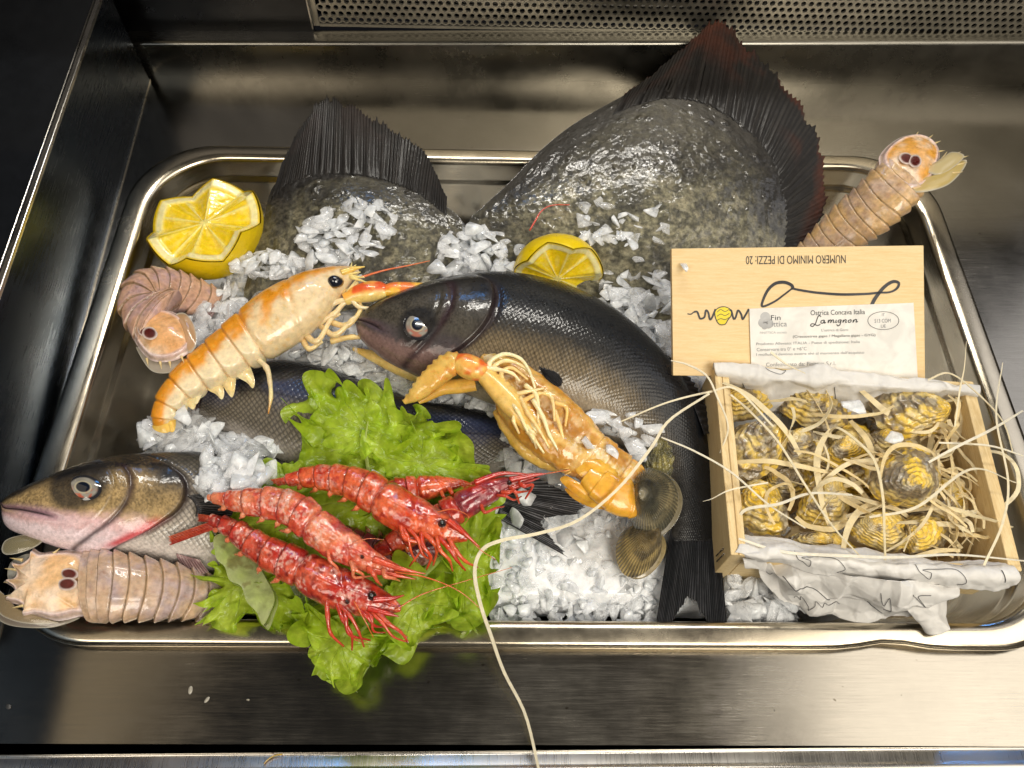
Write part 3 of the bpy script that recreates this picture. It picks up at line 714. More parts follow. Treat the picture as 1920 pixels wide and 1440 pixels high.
# wood wool
rg = np.random.default_rng(21)
def shaving(bag, p0, ang, length, curv, w, z0, z1, zmid, seed, n=26):
    g = np.random.default_rng(seed); s = np.linspace(0, 1, 7); a = ang+curv*(s-.5)+.25*np.cumsum(g.normal(0, .25, 7))
    d = np.c_[np.cos(a), np.sin(a)]*length/6; xy = np.asarray(p0)+np.vstack([[0, 0], np.cumsum(d[:-1], 0)])
    q_ = xy[-1]
    if not (8.9 < q_[0] < 23.2 and 3.4 < q_[1] < 13.4 and 3.4 < xy[3][1] < 13.4): return
    z = z0+(z1-z0)*s+(zmid)*np.sin(math.pi*s)+g.normal(0, .10, 7)
    c = mixc((.74, .56, .27), (.80, .68, .42), np.array(g.random()))
    ribbon(bag, np.c_[xy, z], [w*.7, w, w, w*.6], c, n, nrm=(g.normal(0, .3), g.normal(0, .3), 1), twist=g.normal(0, 1.6), th=.02)
b = Bag()
def cpos(s, t): return CM(np.array([s, t, 0.]))[:2]
for i in range(110):
    s, t = rg.uniform(1.2, 12.4), rg.uniform(1.0, 9.0)
    if rg.random() < .35: s = rg.uniform(9.5, 12.9)
    shaving(b, cpos(s, t)-np.array([1.2, 0])*rg.uniform(-1, 1), rg.uniform(0, 6.28), rg.uniform(2.5, 6.5), rg.normal(0, 1.4), rg.uniform(.12, .34), rg.uniform(.9, 2.5), rg.uniform(.9, 2.6), rg.uniform(.1, .8), i)
for i in range(50):      # nest against the right end panel
    s, t = rg.uniform(10.6, 12.8), rg.uniform(.5, 9.0)
    shaving(b, cpos(s, t), rg.uniform(0, 6.28), rg.uniform(2, 4.5), rg.normal(0, 2), rg.uniform(.08, .28), rg.uniform(-.6, 2.2), rg.uniform(.3, 2.7), rg.uniform(.0, .5), 500+i)
o = b.build('wood_wool', M_STRAW, None, False); tag(o, 'tangled pale wood wool shavings among the oysters', 'wood wool', kind='stuff')
def strand(lab, pts, w, tw=.6):
    """pts: (px,py,z)"""
    p = np.array([W(a, c, z) for a, c, z in pts]); bb = Bag(); ribbon(bb, p, np.array(w)*.66, mixc((.72, .60, .36), (.82, .76, .60), np.array(rg.random())), 60, twist=tw, th=.03)
    V = np.vstack(bb.V); t = p[0]
    o = mesh('wood_shaving', V-t, bb.F, M_STRAW, None, np.vstack(bb.C), False); o.location = Vector(t)*S
    tag(o, lab, 'shaving', 'long wood shavings sticking out of the crate')
strand('very long shaving curling over the lettuce and hanging past the front tray rim', [(1330, 738, 3.6), (1255, 788, 3.9), (1222, 838, 3.6), (1160, 915, 3.2), (1085, 975, 2.6), (1010, 1000, 2.2), (945, 1012, 2.4), (905, 1030, 2.8), (890, 1070, 2.9), (900, 1130, 2.8), (920, 1190, 2.0), (945, 1260, 1.0), (985, 1340, .2), (1012, 1450, -.5)], [.16, .2, .22, .2, .22, .24, .26, .28, .3, .3, .28, .28, .26], .9)
strand('shaving lying across the back of the large sea bass from the crate corner', [(1450, 800, 3.2), (1380, 730, 3.4), (1330, 735, 3.3), (1250, 755, 3.2), (1165, 790, 2.6)], [.16, .16, .14, .1])
strand('straight shaving running from the clams up over the left crate wall', [(1240, 820, 3.2), (1300, 845, 3.2), (1370, 885, 3.4), (1440, 945, 3.0), (1510, 990, 2.6)], [.1, .16, .18, .14])
strand('curly shaving rising left of the crate in front of the wooden lid', [(1258, 676, 3.2), (1290, 684, 3.3), (1325, 705, 3.5), (1345, 745, 3.4), (1365, 800, 3.0), (1350, 850, 2.4)], [.06, .18, .18, .16, .1])
strand('thin split shaving end poking out of the left crate wall low down', [(1440, 905, 2.8), (1400, 912, 3.0), (1365, 920, 3.1), (1335, 935, 2.7), (1318, 940, 2.4)], [.12, .12, .1, .06, .03])
strand('wide looped shaving over the middle of the oysters', [(1555, 810, 2.2), (1570, 802, 2.8), (1605, 825, 3.1), (1640, 865, 3.3), (1655, 930, 3.4), (1658, 1000, 3.2), (1660, 1050, 2.9)], [.16, .22, .26, .26, .24, .2])
strand('long diagonal shaving from the back left corner to the crate front', [(1370, 740, 2.8), (1410, 775, 3.0), (1460, 830, 3.2), (1510, 910, 3.3), (1560, 985, 3.1), (1610, 1040, 2.7)], [.16, .2, .22, .2, .16])
strand('pale shaving arching over the back right rim toward the tray side', [(1740, 712, 3.0), (1780, 700, 3.4), (1830, 735, 3.6), (1880, 790, 3.6), (1900, 850, 3.2)], [.14, .16, .16, .12])
strand('two-bend shaving sticking up beside the right end of the crate', [(1790, 800, 3.0), (1800, 730, 3.9), (1808, 690, 4.4), (1812, 640, 4.8)], [.12, .12, .08, .03])
strand('forked looking shaving leaning over the right tray rim', [(1700, 890, 3.0), (1790, 840, 3.4), (1860, 805, 3.6), (1918, 770, 3.8)], [.14, .2, .2, .14])
strand('straight shaving across the right end panel of the crate', [(1760, 830, 3.0), (1850, 835, 3.4), (1905, 850, 3.2), (1935, 862, 3.0)], [.14, .16, .16, .12])
strand('broad shaving running along inside the front paper fold', [(1385, 1010, 2.6), (1470, 1035, 2.9), (1580, 1042, 3.0), (1680, 1045, 3.0), (1790, 1040, 3.0), (1925, 1052, 2.8)], [.16, .22, .24, .22, .18, .1])
strand('broad curved shaving loop in the front left of the crate', [(1380, 980, 2.3), (1400, 955, 2.8), (1460, 945, 3.1), (1520, 925, 3.2), (1598, 928, 3.1)], [.18, .22, .22, .2, .22])
strand('shaving standing up at the far right crate corner', [(1845, 1060, 2.9), (1880, 980, 3.4), (1890, 900, 3.8), (1868, 780, 4.0), (1880, 680, 4.2)], [.16, .16, .14, .12, .06])
strand('short yellow shaving lying on the label card', [(1445, 660, 3.9), (1475, 683, 3.7), (1510, 700, 3.5)], [.2, .18, .08])
strand('slanting shaving over the largest oyster and front right corner', [(1630, 970, 3.1), (1720, 950, 3.6), (1820, 880, 3.6), (1905, 905, 3.2)], [.16, .2, .18, .1])
# ------------------------------------------------------------------ fish
def Xp(P):
    d = np.asarray(P)-CP; z = d@CF
    return np.stack([960+FPX*(d@CR)/z, 720-FPX*(d@CU)/z], -1)
def surf(P, x, y):
    q = Xp(P).reshape(-1, 2); p = P.reshape(-1, 3); d = np.hypot(q[:, 0]-x, q[:, 1]-y); i = np.argsort(d)[:12]
    return p[i[np.argmax(p[i, 2])]]
def arc(P):
    c = P.mean(1); return np.r_[0, np.cumsum(np.linalg.norm(np.diff(c, axis=0), axis=1))]
def diamonds(P, U, V, size):
    a = arc(P)[:, None]; w = np.linalg.norm(P[:, 0]-P[:, P.shape[1]//2], axis=1).max()
    x = a/size+0*V; y = V*w*2.3/size
    wob = .25*(fbm(P, 1.2, 2)-.5)
    p, q = (x+y)*.75+wob, (x-y)*.75-wob
    fp, fq = p-np.floor(p), q-np.floor(q)
    edge = np.maximum(np.abs(fp-.5), np.abs(fq-.5))*2
    return edge, fp, fq
def eye(parent, P, x, y, r, sq=1.0, rot=0.0, red=.5):
    c = surf(P, x, y); a = math.radians(rot)
    g = thing_local = None
    o = [(x+r*math.cos(t)*math.cos(a)-r*sq*math.sin(t)*math.sin(a), y+r*math.cos(t)*math.sin(a)+r*sq*math.sin(t)*math.cos(a)) for t in np.linspace(0, 2*math.pi, 40, endpoint=False)]
    def cf(T, TH, Pn):
        n = fbm(Pn, 6, 3)
        c_ = mixc((.36, .34, .29), (.16, .14, .12), n); c_ = mixc(c_, (.45, .10, .05), sstep(.45, .6, n)*sstep(-.2, .9, -np.sin(TH)*-1)*red)
        c_ = mixc(c_, (.02, .02, .024), sstep(.74, .86, T)); c_ = mixc(c_, (.42, .38, .26), sstep(.40, .43, T)*sstep(.52, .47, T))
        return mixc((.006, .010, .020), c_, sstep(.38, .42, T))
    V, F, C = pillow(o, .15, 26, c[2]-.05, pw=2.0, colf=cf, n=60, back=1.0, smoothed=False)
    mesh('eye', V, F, M_EYE, parent, C)
def fin(name, base, tip, zb, zt, mat, parent, rays=30, c0=(.03, .03, .035), c1=(.12, .12, .13), jag=.10, amp=.07, th=.05, nv=26, k=0, y0=0, seed=0, fold=.0, pk=None, basez=None):
    nu = rays*5
    b0 = resample(base, nu); t0 = resample(tip, nu)
    zb = resample(zb, nu) if np.ndim(zb) else np.full(nu, float(zb)); zt = resample(zt, nu) if np.ndim(zt) else np.full(nu, float(zt))
    Bw = W(b0[:, 0], b0[:, 1], zb, k, y0) if basez is None else basez(b0); Tw = W(t0[:, 0], t0[:, 1], zt, k, y0)
    u = np.linspace(0, 1, nu); v = np.linspace(0, 1, nv)
    g = np.random.default_rng(seed); jr = g.uniform(-1, 1, rays+1); j = np.interp(u*rays, np.arange(rays+1), jr)
    ray = np.cos(u*rays*2*math.pi)
    ext = 1+jag*(.2*ray+.55*j+.9*(fbm(np.stack([u*rays*.45, 0*u, 0*u], -1), 1, 3, seed+2)-.5))
    P = Bw[:, None]+(Tw-Bw)[:, None]*(v[None, :, None]*(1+(ext[:, None]-1)*v[None]**3)[..., None])
    Nn = grid_normals(P); Nn = Nn*np.sign(Nn[..., 2:3]+1e-9)
    U, V_ = np.meshgrid(u, v, indexing='ij')
    P = P+Nn*(amp*ray[:, None]*sstep(0, .25, V_)+fold*np.sin(U*9+seed)*V_**2)[..., None]
    n1 = fbm(np.stack([U*rays*.7, V_*2, 0*U], -1), 1, 4, seed); C = mixc(c0, c1, sstep(-.6, 1, ray)[:, None]*sstep(.3, .7, n1))
    if pk is not None: C = mixc(C, pk, sstep(.45, .65, fbm(np.stack([U*8, V_*3, 0*U], -1), 1, 3, seed+4))*.6*sstep(.3, 1, V_))
    t_ = th*(1-.6*V_)[..., None]; Q = P-Nn*t_; n0 = nu*nv
    F = grid_faces(nu, nv).tolist()+grid_faces(nu, nv, off=n0, flip=True).tolist()
    ring = [i*nv for i in range(nu)]+[(nu-1)*nv+j_ for j_ in range(1, nv)]+[i*nv+nv-1 for i in range(nu-2, -1, -1)]+[j_ for j_ in range(nv-2, 0, -1)]
    m = len(ring)
    for a in range(m): F.append([ring[(a+1) % m], ring[a], ring[a]+n0, ring[(a+1) % m]+n0])
    return mesh(name, np.vstack([P.reshape(-1, 3), Q.reshape(-1, 3)]), F, mat, parent, np.vstack([C.reshape(-1, 3)]*2))

def bass(label, A, B, zc, th, ug, pal, tdark=0, scale=.25, eyep=None, headmul=1.0, nu=640, nv=270, mouth=(.56, 2.2, .10), size_mm=1, red=0.0, blue=0.0, back=.30):
    S_ = lambda V: (1-np.cos(2*math.pi*V))/2
    def edge_u(s, g): return g*(1-.28*(np.abs(s-.5)*2)**2.2)
    def disp(U, V, P):
        s = S_(V); up = (V < .5); eg = edge_u(s, ug); pre = edge_u(s, ug*.80)-.006
        d = .20*sstep(0, ug*.5, U)*sstep(eg+.004, eg-.004, U)*sstep(.08, .3, s)       # gill cover stands proud
        d -= .10*np.exp(-((U-eg-.008)/.008)**2)*sstep(.06, .2, s)*sstep(.99, .9, s)
        d -= .07*np.exp(-((U-pre)/.007)**2)*sstep(.18, .35, s)*sstep(.97, .85, s)
        d -= .035*np.exp(-((U-pre+ug*.07)/.005)**2)*sstep(.22, .4, s)*sstep(.97, .85, s)
        m0, m1, m2 = mouth; ms = m0+m1*U
        d -= .15*np.exp(-((s-ms)/.024)**2)*sstep(m2, m2*.8, U)*up
        d += .06*np.exp(-((s-ms-.07)/.05)**2)*sstep(m2*1.1, m2*.6, U)*up+.05*np.exp(-((s-ms+.06)/.04)**2)*sstep(m2*1.15, m2*.9, U)*up
        e, fp, fq = diamonds(P, U, V, scale); body = sstep(eg, eg+.02, U)
        d += body*(-.022*sstep(.70, 1, e)+.014*(1-fp))*sstep(0, .08, s)
        d += .03*(fbm(P, 1.6, 3)-.5)+.03*(fbm(P, .5, 2)-.5)*2*body
        return d
    def cf(U, V, P):
        s = S_(V); n = fbm(P, 1.8, 4, 2); n2 = fbm(P, 5.5, 3, 6); s2 = s+.08*(n-.5)+.06*(n2-.5); eg = edge_u(s, ug); body = sstep(eg, eg+.015, U)
        c = mixc(pal['back'], pal['upper'], sstep(back-.12, back+.10, s2)); c = mixc(c, pal['flank'], sstep(back+.08, back+.28, s2)); c = mixc(c, pal['belly'], sstep(.78, .95, s2))
        e, fp, fq = diamonds(P, U, V, scale)
        cb = mixc(c, np.array(pal['back'])*1.0, sstep(.55, .92, e)*.62*sstep(.97, .8, s)); cb = mixc(cb, (.42, .38, .30), sstep(.6, .1, e)*sstep(.2, .9, fp)*.22*sstep(back+.05, back+.3, s2))
        if blue: cb = mixc(cb, (.03, .10, .42), blue*sstep(.45, .7, fbm(P, .55, 2, 9))*sstep(.15, .35, s)*sstep(.85, .5, s))  # blue reflected sheen painted into the skin colour in patches
        cb = mixc(cb, pal['back'], np.exp(-((s-.47)/.012)**2)*.5)
        ch = mixc(pal['htop'], pal['cheek'], sstep(.24, .44, s2)); ch = mixc(ch, np.array(pal['cheek'])*.25, sstep(.40, .66, fbm(P, 14, 3, 21))*.55*sstep(.82, .6, s2)+.3*sstep(.45, .65, n))
        ch = mixc(ch, pal['jaw'], sstep(.62, .76, s2+.5*(ug*.4-U)/ug*.3)); ch = mixc(ch, pal['chin'], sstep(.80, .92, s2+.12*sstep(ug*.5, 0, U)))
        ch = mixc(ch, pal['htop'], sstep(ug*.10, 0, U)*sstep(.75, .5, s))
        m0, m1, m2 = mouth
        ch = mixc(ch, pal['jawline'], np.exp(-((s-(m0+m1*U)+.02)/.07)**2)*sstep(m2*1.25, m2*.8, U)*.8)
        ch = mixc(ch, (.01, .01, .012), np.exp(-((s-(m0+m1*U))/.012)**2)*sstep(m2, m2*.85, U))
        pre = edge_u(s, ug*.80)-.006
        ch = mixc(ch, (.03, .015, .02), np.exp(-((U-pre)/.010)**2)*sstep(.15, .3, s)*.85)
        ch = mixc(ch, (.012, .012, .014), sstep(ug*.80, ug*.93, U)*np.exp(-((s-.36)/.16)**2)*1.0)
        if eyep:
            de = np.linalg.norm((P-W(eyep[0], eyep[1], P[..., 2].max()*.8))[..., :2], axis=-1); re_ = eyep[2]/36.
            ch = mixc(ch, (.012, .012, .014), sstep(re_*1.75, re_*1.15, de)*.85)
        c = mixc(ch, cb, body)
        c = mixc(c, pal['back'], tdark*sstep(.55, .85, U+.1*(n-.5)))
        c = mixc(c, (.02, .012, .015), np.exp(-((U-eg-.004)/.010)**2)*sstep(.1, .3, s)*.9)
        if red:
            c = mixc(c, (.52, .03, .04), .9*red*np.exp(-((U-eg+.016)/.018)**2)*sstep(.68, .80, s)*sstep(.99, .93, s))
        return c
    P, C = loft(A, B, zc, th, nu, nv, disp=disp, colf=cf, ex=.92)
    t = thing('sea_bass', label, 'fish', P[nu//3].mean(0)-[0, 0, 1.8], 'sea bass on the ice')
    put_loft('body', P, C, M_FISH, t)
    if eyep: eye(t, P, *eyep)
    return t, P
PAL1 = dict(back=(.010, .011, .013), upper=(.028, .026, .024), flank=(.185, .14, .08), belly=(.34, .28, .20), htop=(.010, .010, .012), cheek=(.075, .066, .052), jaw=(.055, .046, .050), chin=(.20, .125, .115), jawline=(.09, .055, .075))
PAL2 = dict(back=(.018, .018, .018), upper=(.16, .14, .11), flank=(.42, .37, .31), belly=(.60, .54, .50), htop=(.016, .016, .018), cheek=(.42, .29, .13), jaw=(.62, .40, .40), chin=(.76, .62, .66), jawline=(.26, .15, .22))
PAL3 = dict(back=(.010, .011, .014), upper=(.045, .045, .05), flank=(.15, .13, .10), belly=(.30, .27, .24), htop=(.012, .012, .014), cheek=(.12, .09, .07), jaw=(.22, .12, .10), chin=(.35, .25, .24), jawline=(.06, .04, .05))
# large bass in the middle
A = [(667, 602), (690, 580), (740, 556), (800, 537), (865, 525), (935, 521), (1000, 529), (1070, 549), (1132, 578), (1190, 618), (1240, 665), (1280, 715), (1312, 775), (1330, 840), (1339, 900), (1345, 960), (1347, 1015)]
B = [(666, 606), (676, 632), (715, 662), (765, 686), (812, 706), (870, 730), (930, 752), (990, 770), (1045, 783), (1095, 796), (1140, 815), (1180, 838), (1215, 862), (1245, 900), (1258, 940), (1260, 980), (1256, 1015)]
t1, PB1 = bass('largest dark sea bass, whole, arching across the middle of the ice', A, B, [1.3, 1.3, 1.1, .8, .5, .2, 0, -.2, -.5], [.55, .6, .62, .62, .62, .6, .5, .35, .12], .325, PAL1, tdark=.93, eyep=(783, 611, 27, 1.0, 0, .6), mouth=(.44, 2.7, .13), back=.47, scale=.21)
fin('tail_fin', [(1260, 975), (1280, 985), (1303, 990), (1325, 985), (1345, 975)], [(1229, 1172), (1254, 1176), (1292, 1120), (1335, 1176), (1363, 1172)], -.4, -.3, M_FIN, t1, 34, (.010, .011, .013), (.05, .05, .055), jag=.08, amp=.05, seed=3, th=.1)
fin('pectoral_fin', [(985, 660), (1000, 668), (1010, 680), (1012, 690)], [(1040, 694), (1054, 712), (1050, 724), (1030, 722)], 2.75, 2.6, M_FIN, t1, 14, (.008, .008, .01), (.03, .03, .035), jag=.05, amp=.03, seed=4)
fin('dorsal_fin', [(1070, 560), (1110, 575), (1150, 598), (1190, 626), (1215, 650)], [(1072, 546), (1116, 566), (1160, 589), (1200, 622), (1222, 646)], 1.5, 1.3, M_FIN, t1, 9, (.01, .01, .012), (.04, .04, .045), jag=.5, amp=.05, seed=5)
fin('dorsal_fin', [(1225, 660), (1262, 700), (1296, 750), (1322, 815)], [(1248, 664), (1290, 705), (1322, 755), (1334, 812)], .9, .5, M_FIN, t1, 14, (.008, .008, .01), (.03, .03, .035), jag=.2, amp=.05, seed=6)
# bass at the lower left, head over the rim
A = [(0, 942), (22, 928), (65, 908), (125, 884), (190, 864), (255, 855), (320, 852), (400, 852), (500, 856), (620, 866), (740, 882), (850, 900), (935, 912)]
B = [(2, 948), (12, 985), (50, 1000), (105, 1016), (165, 1030), (225, 1038), (290, 1050), (380, 1072), (490, 1080), (620, 1062), (740, 1030), (850, 990), (935, 965)]
t2, PB2 = bass('sea bass with golden cheek and pink throat, head over the left tray rim', A, B, [2.3, 2.2, 2.0, 1.4, .4, -1.0, -1.8, -1.9, -1.7], [.6, .66, .68, .66, .62, .55, .4], .53, PAL2, eyep=(158, 915, 33, .72, 6, 1.0), mouth=(.44, 1.25, .27), red=1.0, scale=.22, back=.20)
fin('pectoral_fin', [(352, 930), (362, 940), (368, 955), (366, 968)], [(400, 925), (432, 938), (440, 962), (420, 975)], 2.0, 1.6, M_FIN, t2, 12, (.010, .009, .009), (.06, .05, .045), seed=8)
fin('tail_fin', [(925, 905), (935, 925), (938, 945), (930, 970)], [(1000, 890), (1096, 952), (1015, 978), (1066, 1046)], -.7, -.35, M_FIN, t2, 30, (.012, .012, .014), (.20, .20, .22), jag=.08, amp=.05, seed=9)
fin('pelvic_fin', [(330, 1038), (352, 1044), (375, 1050)], [(345, 1066), (372, 1076), (392, 1072)], .9, .6, M_FIN, t2, 8, (.22, .13, .13), (.48, .36, .33), seed=10)
# bass buried in the middle behind the lettuce
A = [(362, 740), (385, 716), (425, 700), (480, 688), (540, 682), (600, 692), (660, 712), (730, 738), (800, 757), (870, 765), (940, 780), (1000, 805)]
B = [(362, 746), (375, 780), (410, 808), (460, 838), (510, 868), (570, 900), (640, 925), (710, 935), (780, 930), (850, 912), (920, 888), (990, 860)]
t3, PB3 = bass('dark sea bass half buried in ice between the orange langoustine and the lettuce', A, B, [-1.2, -1.1, -1.0, -1.0, -1.1, -1.4], [.5, .6, .62, .6, .5], .10, PAL3, scale=.25, eyep=None, blue=.14)
fin('pelvic_fin', [(430, 812), (455, 822), (485, 835)], [(440, 850), (475, 850), (500, 848)], -.9, -1.0, M_FIN, t3, 10, (.01, .01, .012), (.04, .04, .04), seed=12)

# ------------------------------------------------------------------ turbots
def turbot(label, out, base, tip, k, y0, z, h, seed, apexcol, n=260, center=None, dk=9.):
    nr = np.array([0, -k, 1.0]); nr = nr/np.linalg.norm(nr)
    def disp(T, TH, P):
        d = .10*(fbm(P, .9, 4, seed)-.5)+.05*(fbm(P, 3.0, 3, seed+2)-.5)
        q = fbm(P, 1.7, 2, seed+8); d += .09*sstep(.70, .80, q)
        r = 1-np.abs(fbm(P*[1, .35, 1], .8, 3, seed+5)*2-1); d += .12*(r-.7)*sstep(.2, .6, T)
        return d*sstep(1, .9, T)
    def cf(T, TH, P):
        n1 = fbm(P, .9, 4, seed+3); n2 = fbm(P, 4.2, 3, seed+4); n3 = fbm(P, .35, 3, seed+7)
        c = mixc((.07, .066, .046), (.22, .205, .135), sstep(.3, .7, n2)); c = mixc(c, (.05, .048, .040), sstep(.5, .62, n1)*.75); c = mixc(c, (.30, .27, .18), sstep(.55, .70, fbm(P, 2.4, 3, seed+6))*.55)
        yy = P[..., 1]-y0+2.5*(n3-.5); c = mixc(c, (.016, .0145, .0135), np.maximum(sstep(.50, .80, T+.25*(n3-.5))*sstep(2, 8, yy), .80*sstep(dk, dk+3.5, yy)))  # dark fin-side edge is pigment; the darker upper body is shade painted in
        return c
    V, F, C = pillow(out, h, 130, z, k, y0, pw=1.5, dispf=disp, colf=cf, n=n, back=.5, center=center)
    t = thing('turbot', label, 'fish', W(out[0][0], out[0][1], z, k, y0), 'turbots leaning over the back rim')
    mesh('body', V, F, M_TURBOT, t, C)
    Pt = V[:130*n].reshape(130, n, 3); px_ = Xp(Pt[::2, ::2]).reshape(-1, 2); p3_ = Pt[::2, ::2].reshape(-1, 3)
    def bz(q):                                        # the fin grows straight out of the body surface
        return np.array([p3_[np.argmin(np.hypot(px_[:, 0]-a, px_[:, 1]-c_))]+[0, 0, .02] for a, c_ in q])
    fin('fringe_fin', base, tip, z+.42, z+.15, M_TFIN, t, 70, (.012, .011, .011), (.024, .021, .019), jag=.11, amp=.018, th=.08, nv=40, k=k, y0=y0, seed=seed, fold=.12, pk=apexcol, basez=bz)
    return t
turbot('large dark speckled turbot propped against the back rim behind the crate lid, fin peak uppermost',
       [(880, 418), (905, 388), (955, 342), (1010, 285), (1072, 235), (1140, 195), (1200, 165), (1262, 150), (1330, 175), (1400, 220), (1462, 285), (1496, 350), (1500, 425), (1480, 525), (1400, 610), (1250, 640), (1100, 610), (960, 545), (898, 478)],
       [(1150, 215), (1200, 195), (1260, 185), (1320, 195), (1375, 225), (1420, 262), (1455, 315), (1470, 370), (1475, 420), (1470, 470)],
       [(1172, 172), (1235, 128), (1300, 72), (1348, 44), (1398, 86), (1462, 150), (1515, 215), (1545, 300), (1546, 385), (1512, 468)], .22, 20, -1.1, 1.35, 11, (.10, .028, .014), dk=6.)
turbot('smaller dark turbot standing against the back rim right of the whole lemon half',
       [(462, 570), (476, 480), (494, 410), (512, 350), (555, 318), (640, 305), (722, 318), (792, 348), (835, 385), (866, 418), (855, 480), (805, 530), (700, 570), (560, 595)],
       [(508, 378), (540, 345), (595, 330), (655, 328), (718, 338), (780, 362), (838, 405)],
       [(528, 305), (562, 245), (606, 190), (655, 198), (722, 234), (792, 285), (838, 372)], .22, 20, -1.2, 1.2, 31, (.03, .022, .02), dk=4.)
# ------------------------------------------------------------------ lemons, clams
def lemon(label, cx, cy, z, R, tilt_axis, tilt, spin, seed, depth=.85):
    """half lemon cut in a zigzag: rind bowl + pulp with membranes"""
    c = W(cx, cy, z); n = 144; nt = 40
    M = Matrix.Rotation(math.radians(tilt), 3, Vector(tilt_axis)) @ Matrix.Rotation(math.radians(spin), 3, 'Z'); M = np.array(M)
    th = np.linspace(0, 2*math.pi, n, endpoint=False); k = 6
    zig = np.abs(((th*k/(2*math.pi)) % 1)*2-1)            # 0..1 triangle
    zigh = (zig-.5)*.27*R
    rimr = R*np.sqrt(np.maximum(1-(zigh/R*.9)**2, .2))*(1+.015*np.sin(3*th+1))
    t = np.linspace(0, 1, nt); T, TH = np.meshgrid(t, th, indexing='ij')
    # pulp
    z_ = T**1.3*zigh[None]-.05*(1-T); r_ = T*rimr[None]*.975
    P = np.stack([r_*np.cos(TH), r_*np.sin(TH), z_], -1)
    seg = ((TH*10/(2*math.pi)+.3*math.sin(seed)) % 1); mem = np.minimum(seg, 1-seg)
    pulp = sstep(.02, .08, mem*(.3+T))*sstep(.06, .14, T)*sstep(.86, .80, T)
    P[..., 2] += -.10*R*.3*pulp+.06*(fbm(P*[3, 3, 3], 1.3, 3, seed)-.5)*pulp
    cc = mixc((.88, .76, .26), (.86, .62, .015), pulp); cc = mixc(cc, (.86, .78, .40), sstep(.82, .87, T)); cc = mixc(cc, (.80, .55, .0), sstep(.955, .985, T))
    cc = mixc(cc, (.88, .74, .20), pulp*sstep(.52, .7, fbm(np.stack([TH*5, T*2, 0*T], -1), 1.5, 3, seed))*.5)
    # rind
    z0 = zigh; RP = []; 
    for s in np.linspace(0, 1, 34):
        zz = z0*(1-s)+(-R*depth)*s; rad = np.sqrt(np.maximum(1-(np.minimum(zz, z0*1)/(R*1.0))**2*.92, 0))
        rad = np.where(s > .985, .0, rad*R*(1+.015*np.sin(3*th+1))*(1-sstep(.7, 1, s)*.75))
        RP.append(np.c_[rad*np.cos(th), rad*np.sin(th), zz])
    RP = np.array(RP); RP += (unit(RP)*(.05*(fbm(RP+seed, 2.6, 3)-.5))[..., None])
    o = thing('lemon_half', label, 'lemon', c, None)
    tr = lambda X: X@M.T+c
    mesh('pulp', tr(P), grid_faces(nt, n, True), M_FLESH, o, cc)
    C2 = np.broadcast_to(np.array([.84, .60, .003]), RP.shape).copy(); mesh('rind', tr(RP), grid_faces(34, n, True, flip=True), M_LEMON, o, C2)
    return o
lemon('whole zigzag-cut lemon half lying cut side up in the back left corner', 382, 416, .6, 3.55, (.6, 1, 0), -9, 30, 1)
lemon('lemon half tipped forward behind the middle sea bass, yellow rind up', 1046, 525, .3, 2.75, (1, 0.10, 0), 78, 20, 2)

def clam(label, cx, cy, rx, ry, rot, z, h, umb, pal, ribs, seed, conc=.5, tiltx=0.0, k=0.0):
    n = 440; th = np.linspace(0, 2*math.pi, n, endpoint=False); r = 1+.05*np.cos(th*3+.5)-.03*np.cos(2*th)
    a = math.radians(rot); x = rx*r*np.cos(th); y = ry*r*np.sin(th)
    R2 = lambda x, y: (cx+x*math.cos(a)-y*math.sin(a), cy+x*math.sin(a)+y*math.cos(a))
    out = np.stack(R2(x, y), -1); um = R2(umb[0]*rx, umb[1]*ry)
    y0 = W(cx, cy, z)[1]
    def disp(T, TH, P):
        w = T*ribs*.5; return .05*np.cos(TH*ribs)*sstep(.1, .3, T)*sstep(1.02, .9, T)+.035*np.sin(w*2*math.pi*1.3+2*fbm(P, 1, 2, seed))*conc
    def cf(T, TH, P):
        f = fbm(P, 1.3, 3, seed); c = mixc(pal[0], pal[1], sstep(.35, .65, f)); rb = .5+.5*np.cos(TH*ribs+.3*np.sin(T*30)); c = mixc(c, pal[2], rb*.8*sstep(.0, .12, T)); c = mixc(c, (.05, .045, .035), sstep(.10, .03, T))
        band = .5+.5*np.sin(T*ribs*.55+3*f); c = mixc(c, pal[0], sstep(.6, .95, band)*.35); c = mixc(c, pal[1], sstep(.75, .95, np.sin(T*9+2*f))*.3); return c
    V, F, C = pillow(out, h, 60, z, k, y0, pw=2.2, dispf=disp, colf=cf, n=n, back=.0, center=um, smoothed=False)
    t = thing('clam', label, 'clam', W(cx, cy, z), None)
    mesh('upper_valve', V, F, M_CLAM, t, C)
    dx, dy = umb[0]*rx*-.12, 5
    V2, F2, C2 = pillow(out+[dx+4, 3], h*.15, 20, z-.12, k, y0, n=n, back=4.5, smoothed=False); mesh('lower_valve', V2, F2, M_CLAM, t, np.broadcast_to(np.array(pal[1])*.45, (len(V2), 3)))
CL1 = [(.10, .095, .065), (.30, .25, .14), (.014, .014, .014)]
clam('ribbed dark olive clam on top of another clam beside the tail of the large bass', 1222, 940, 49, 62, 0, 1.2, 2.0, (-.72, .25), CL1, 52, 5)
clam('brown and gold ribbed clam lying below the dark olive one, lip toward the front', 1196, 1032, 52, 40, 115, .1, 1.6, (-.7, -.2), [(.14, .11, .06), (.50, .38, .16), (.025, .022, .022)], 40, 6)
clam('smooth greenish brown clam with yellow bands wedged under the large bass', 1236, 866, 34, 42, 10, .3, .8, (-.3, -.6), [(.05, .05, .03), (.30, .26, .09), (.10, .09, .04)], 12, 7, conc=1.0)

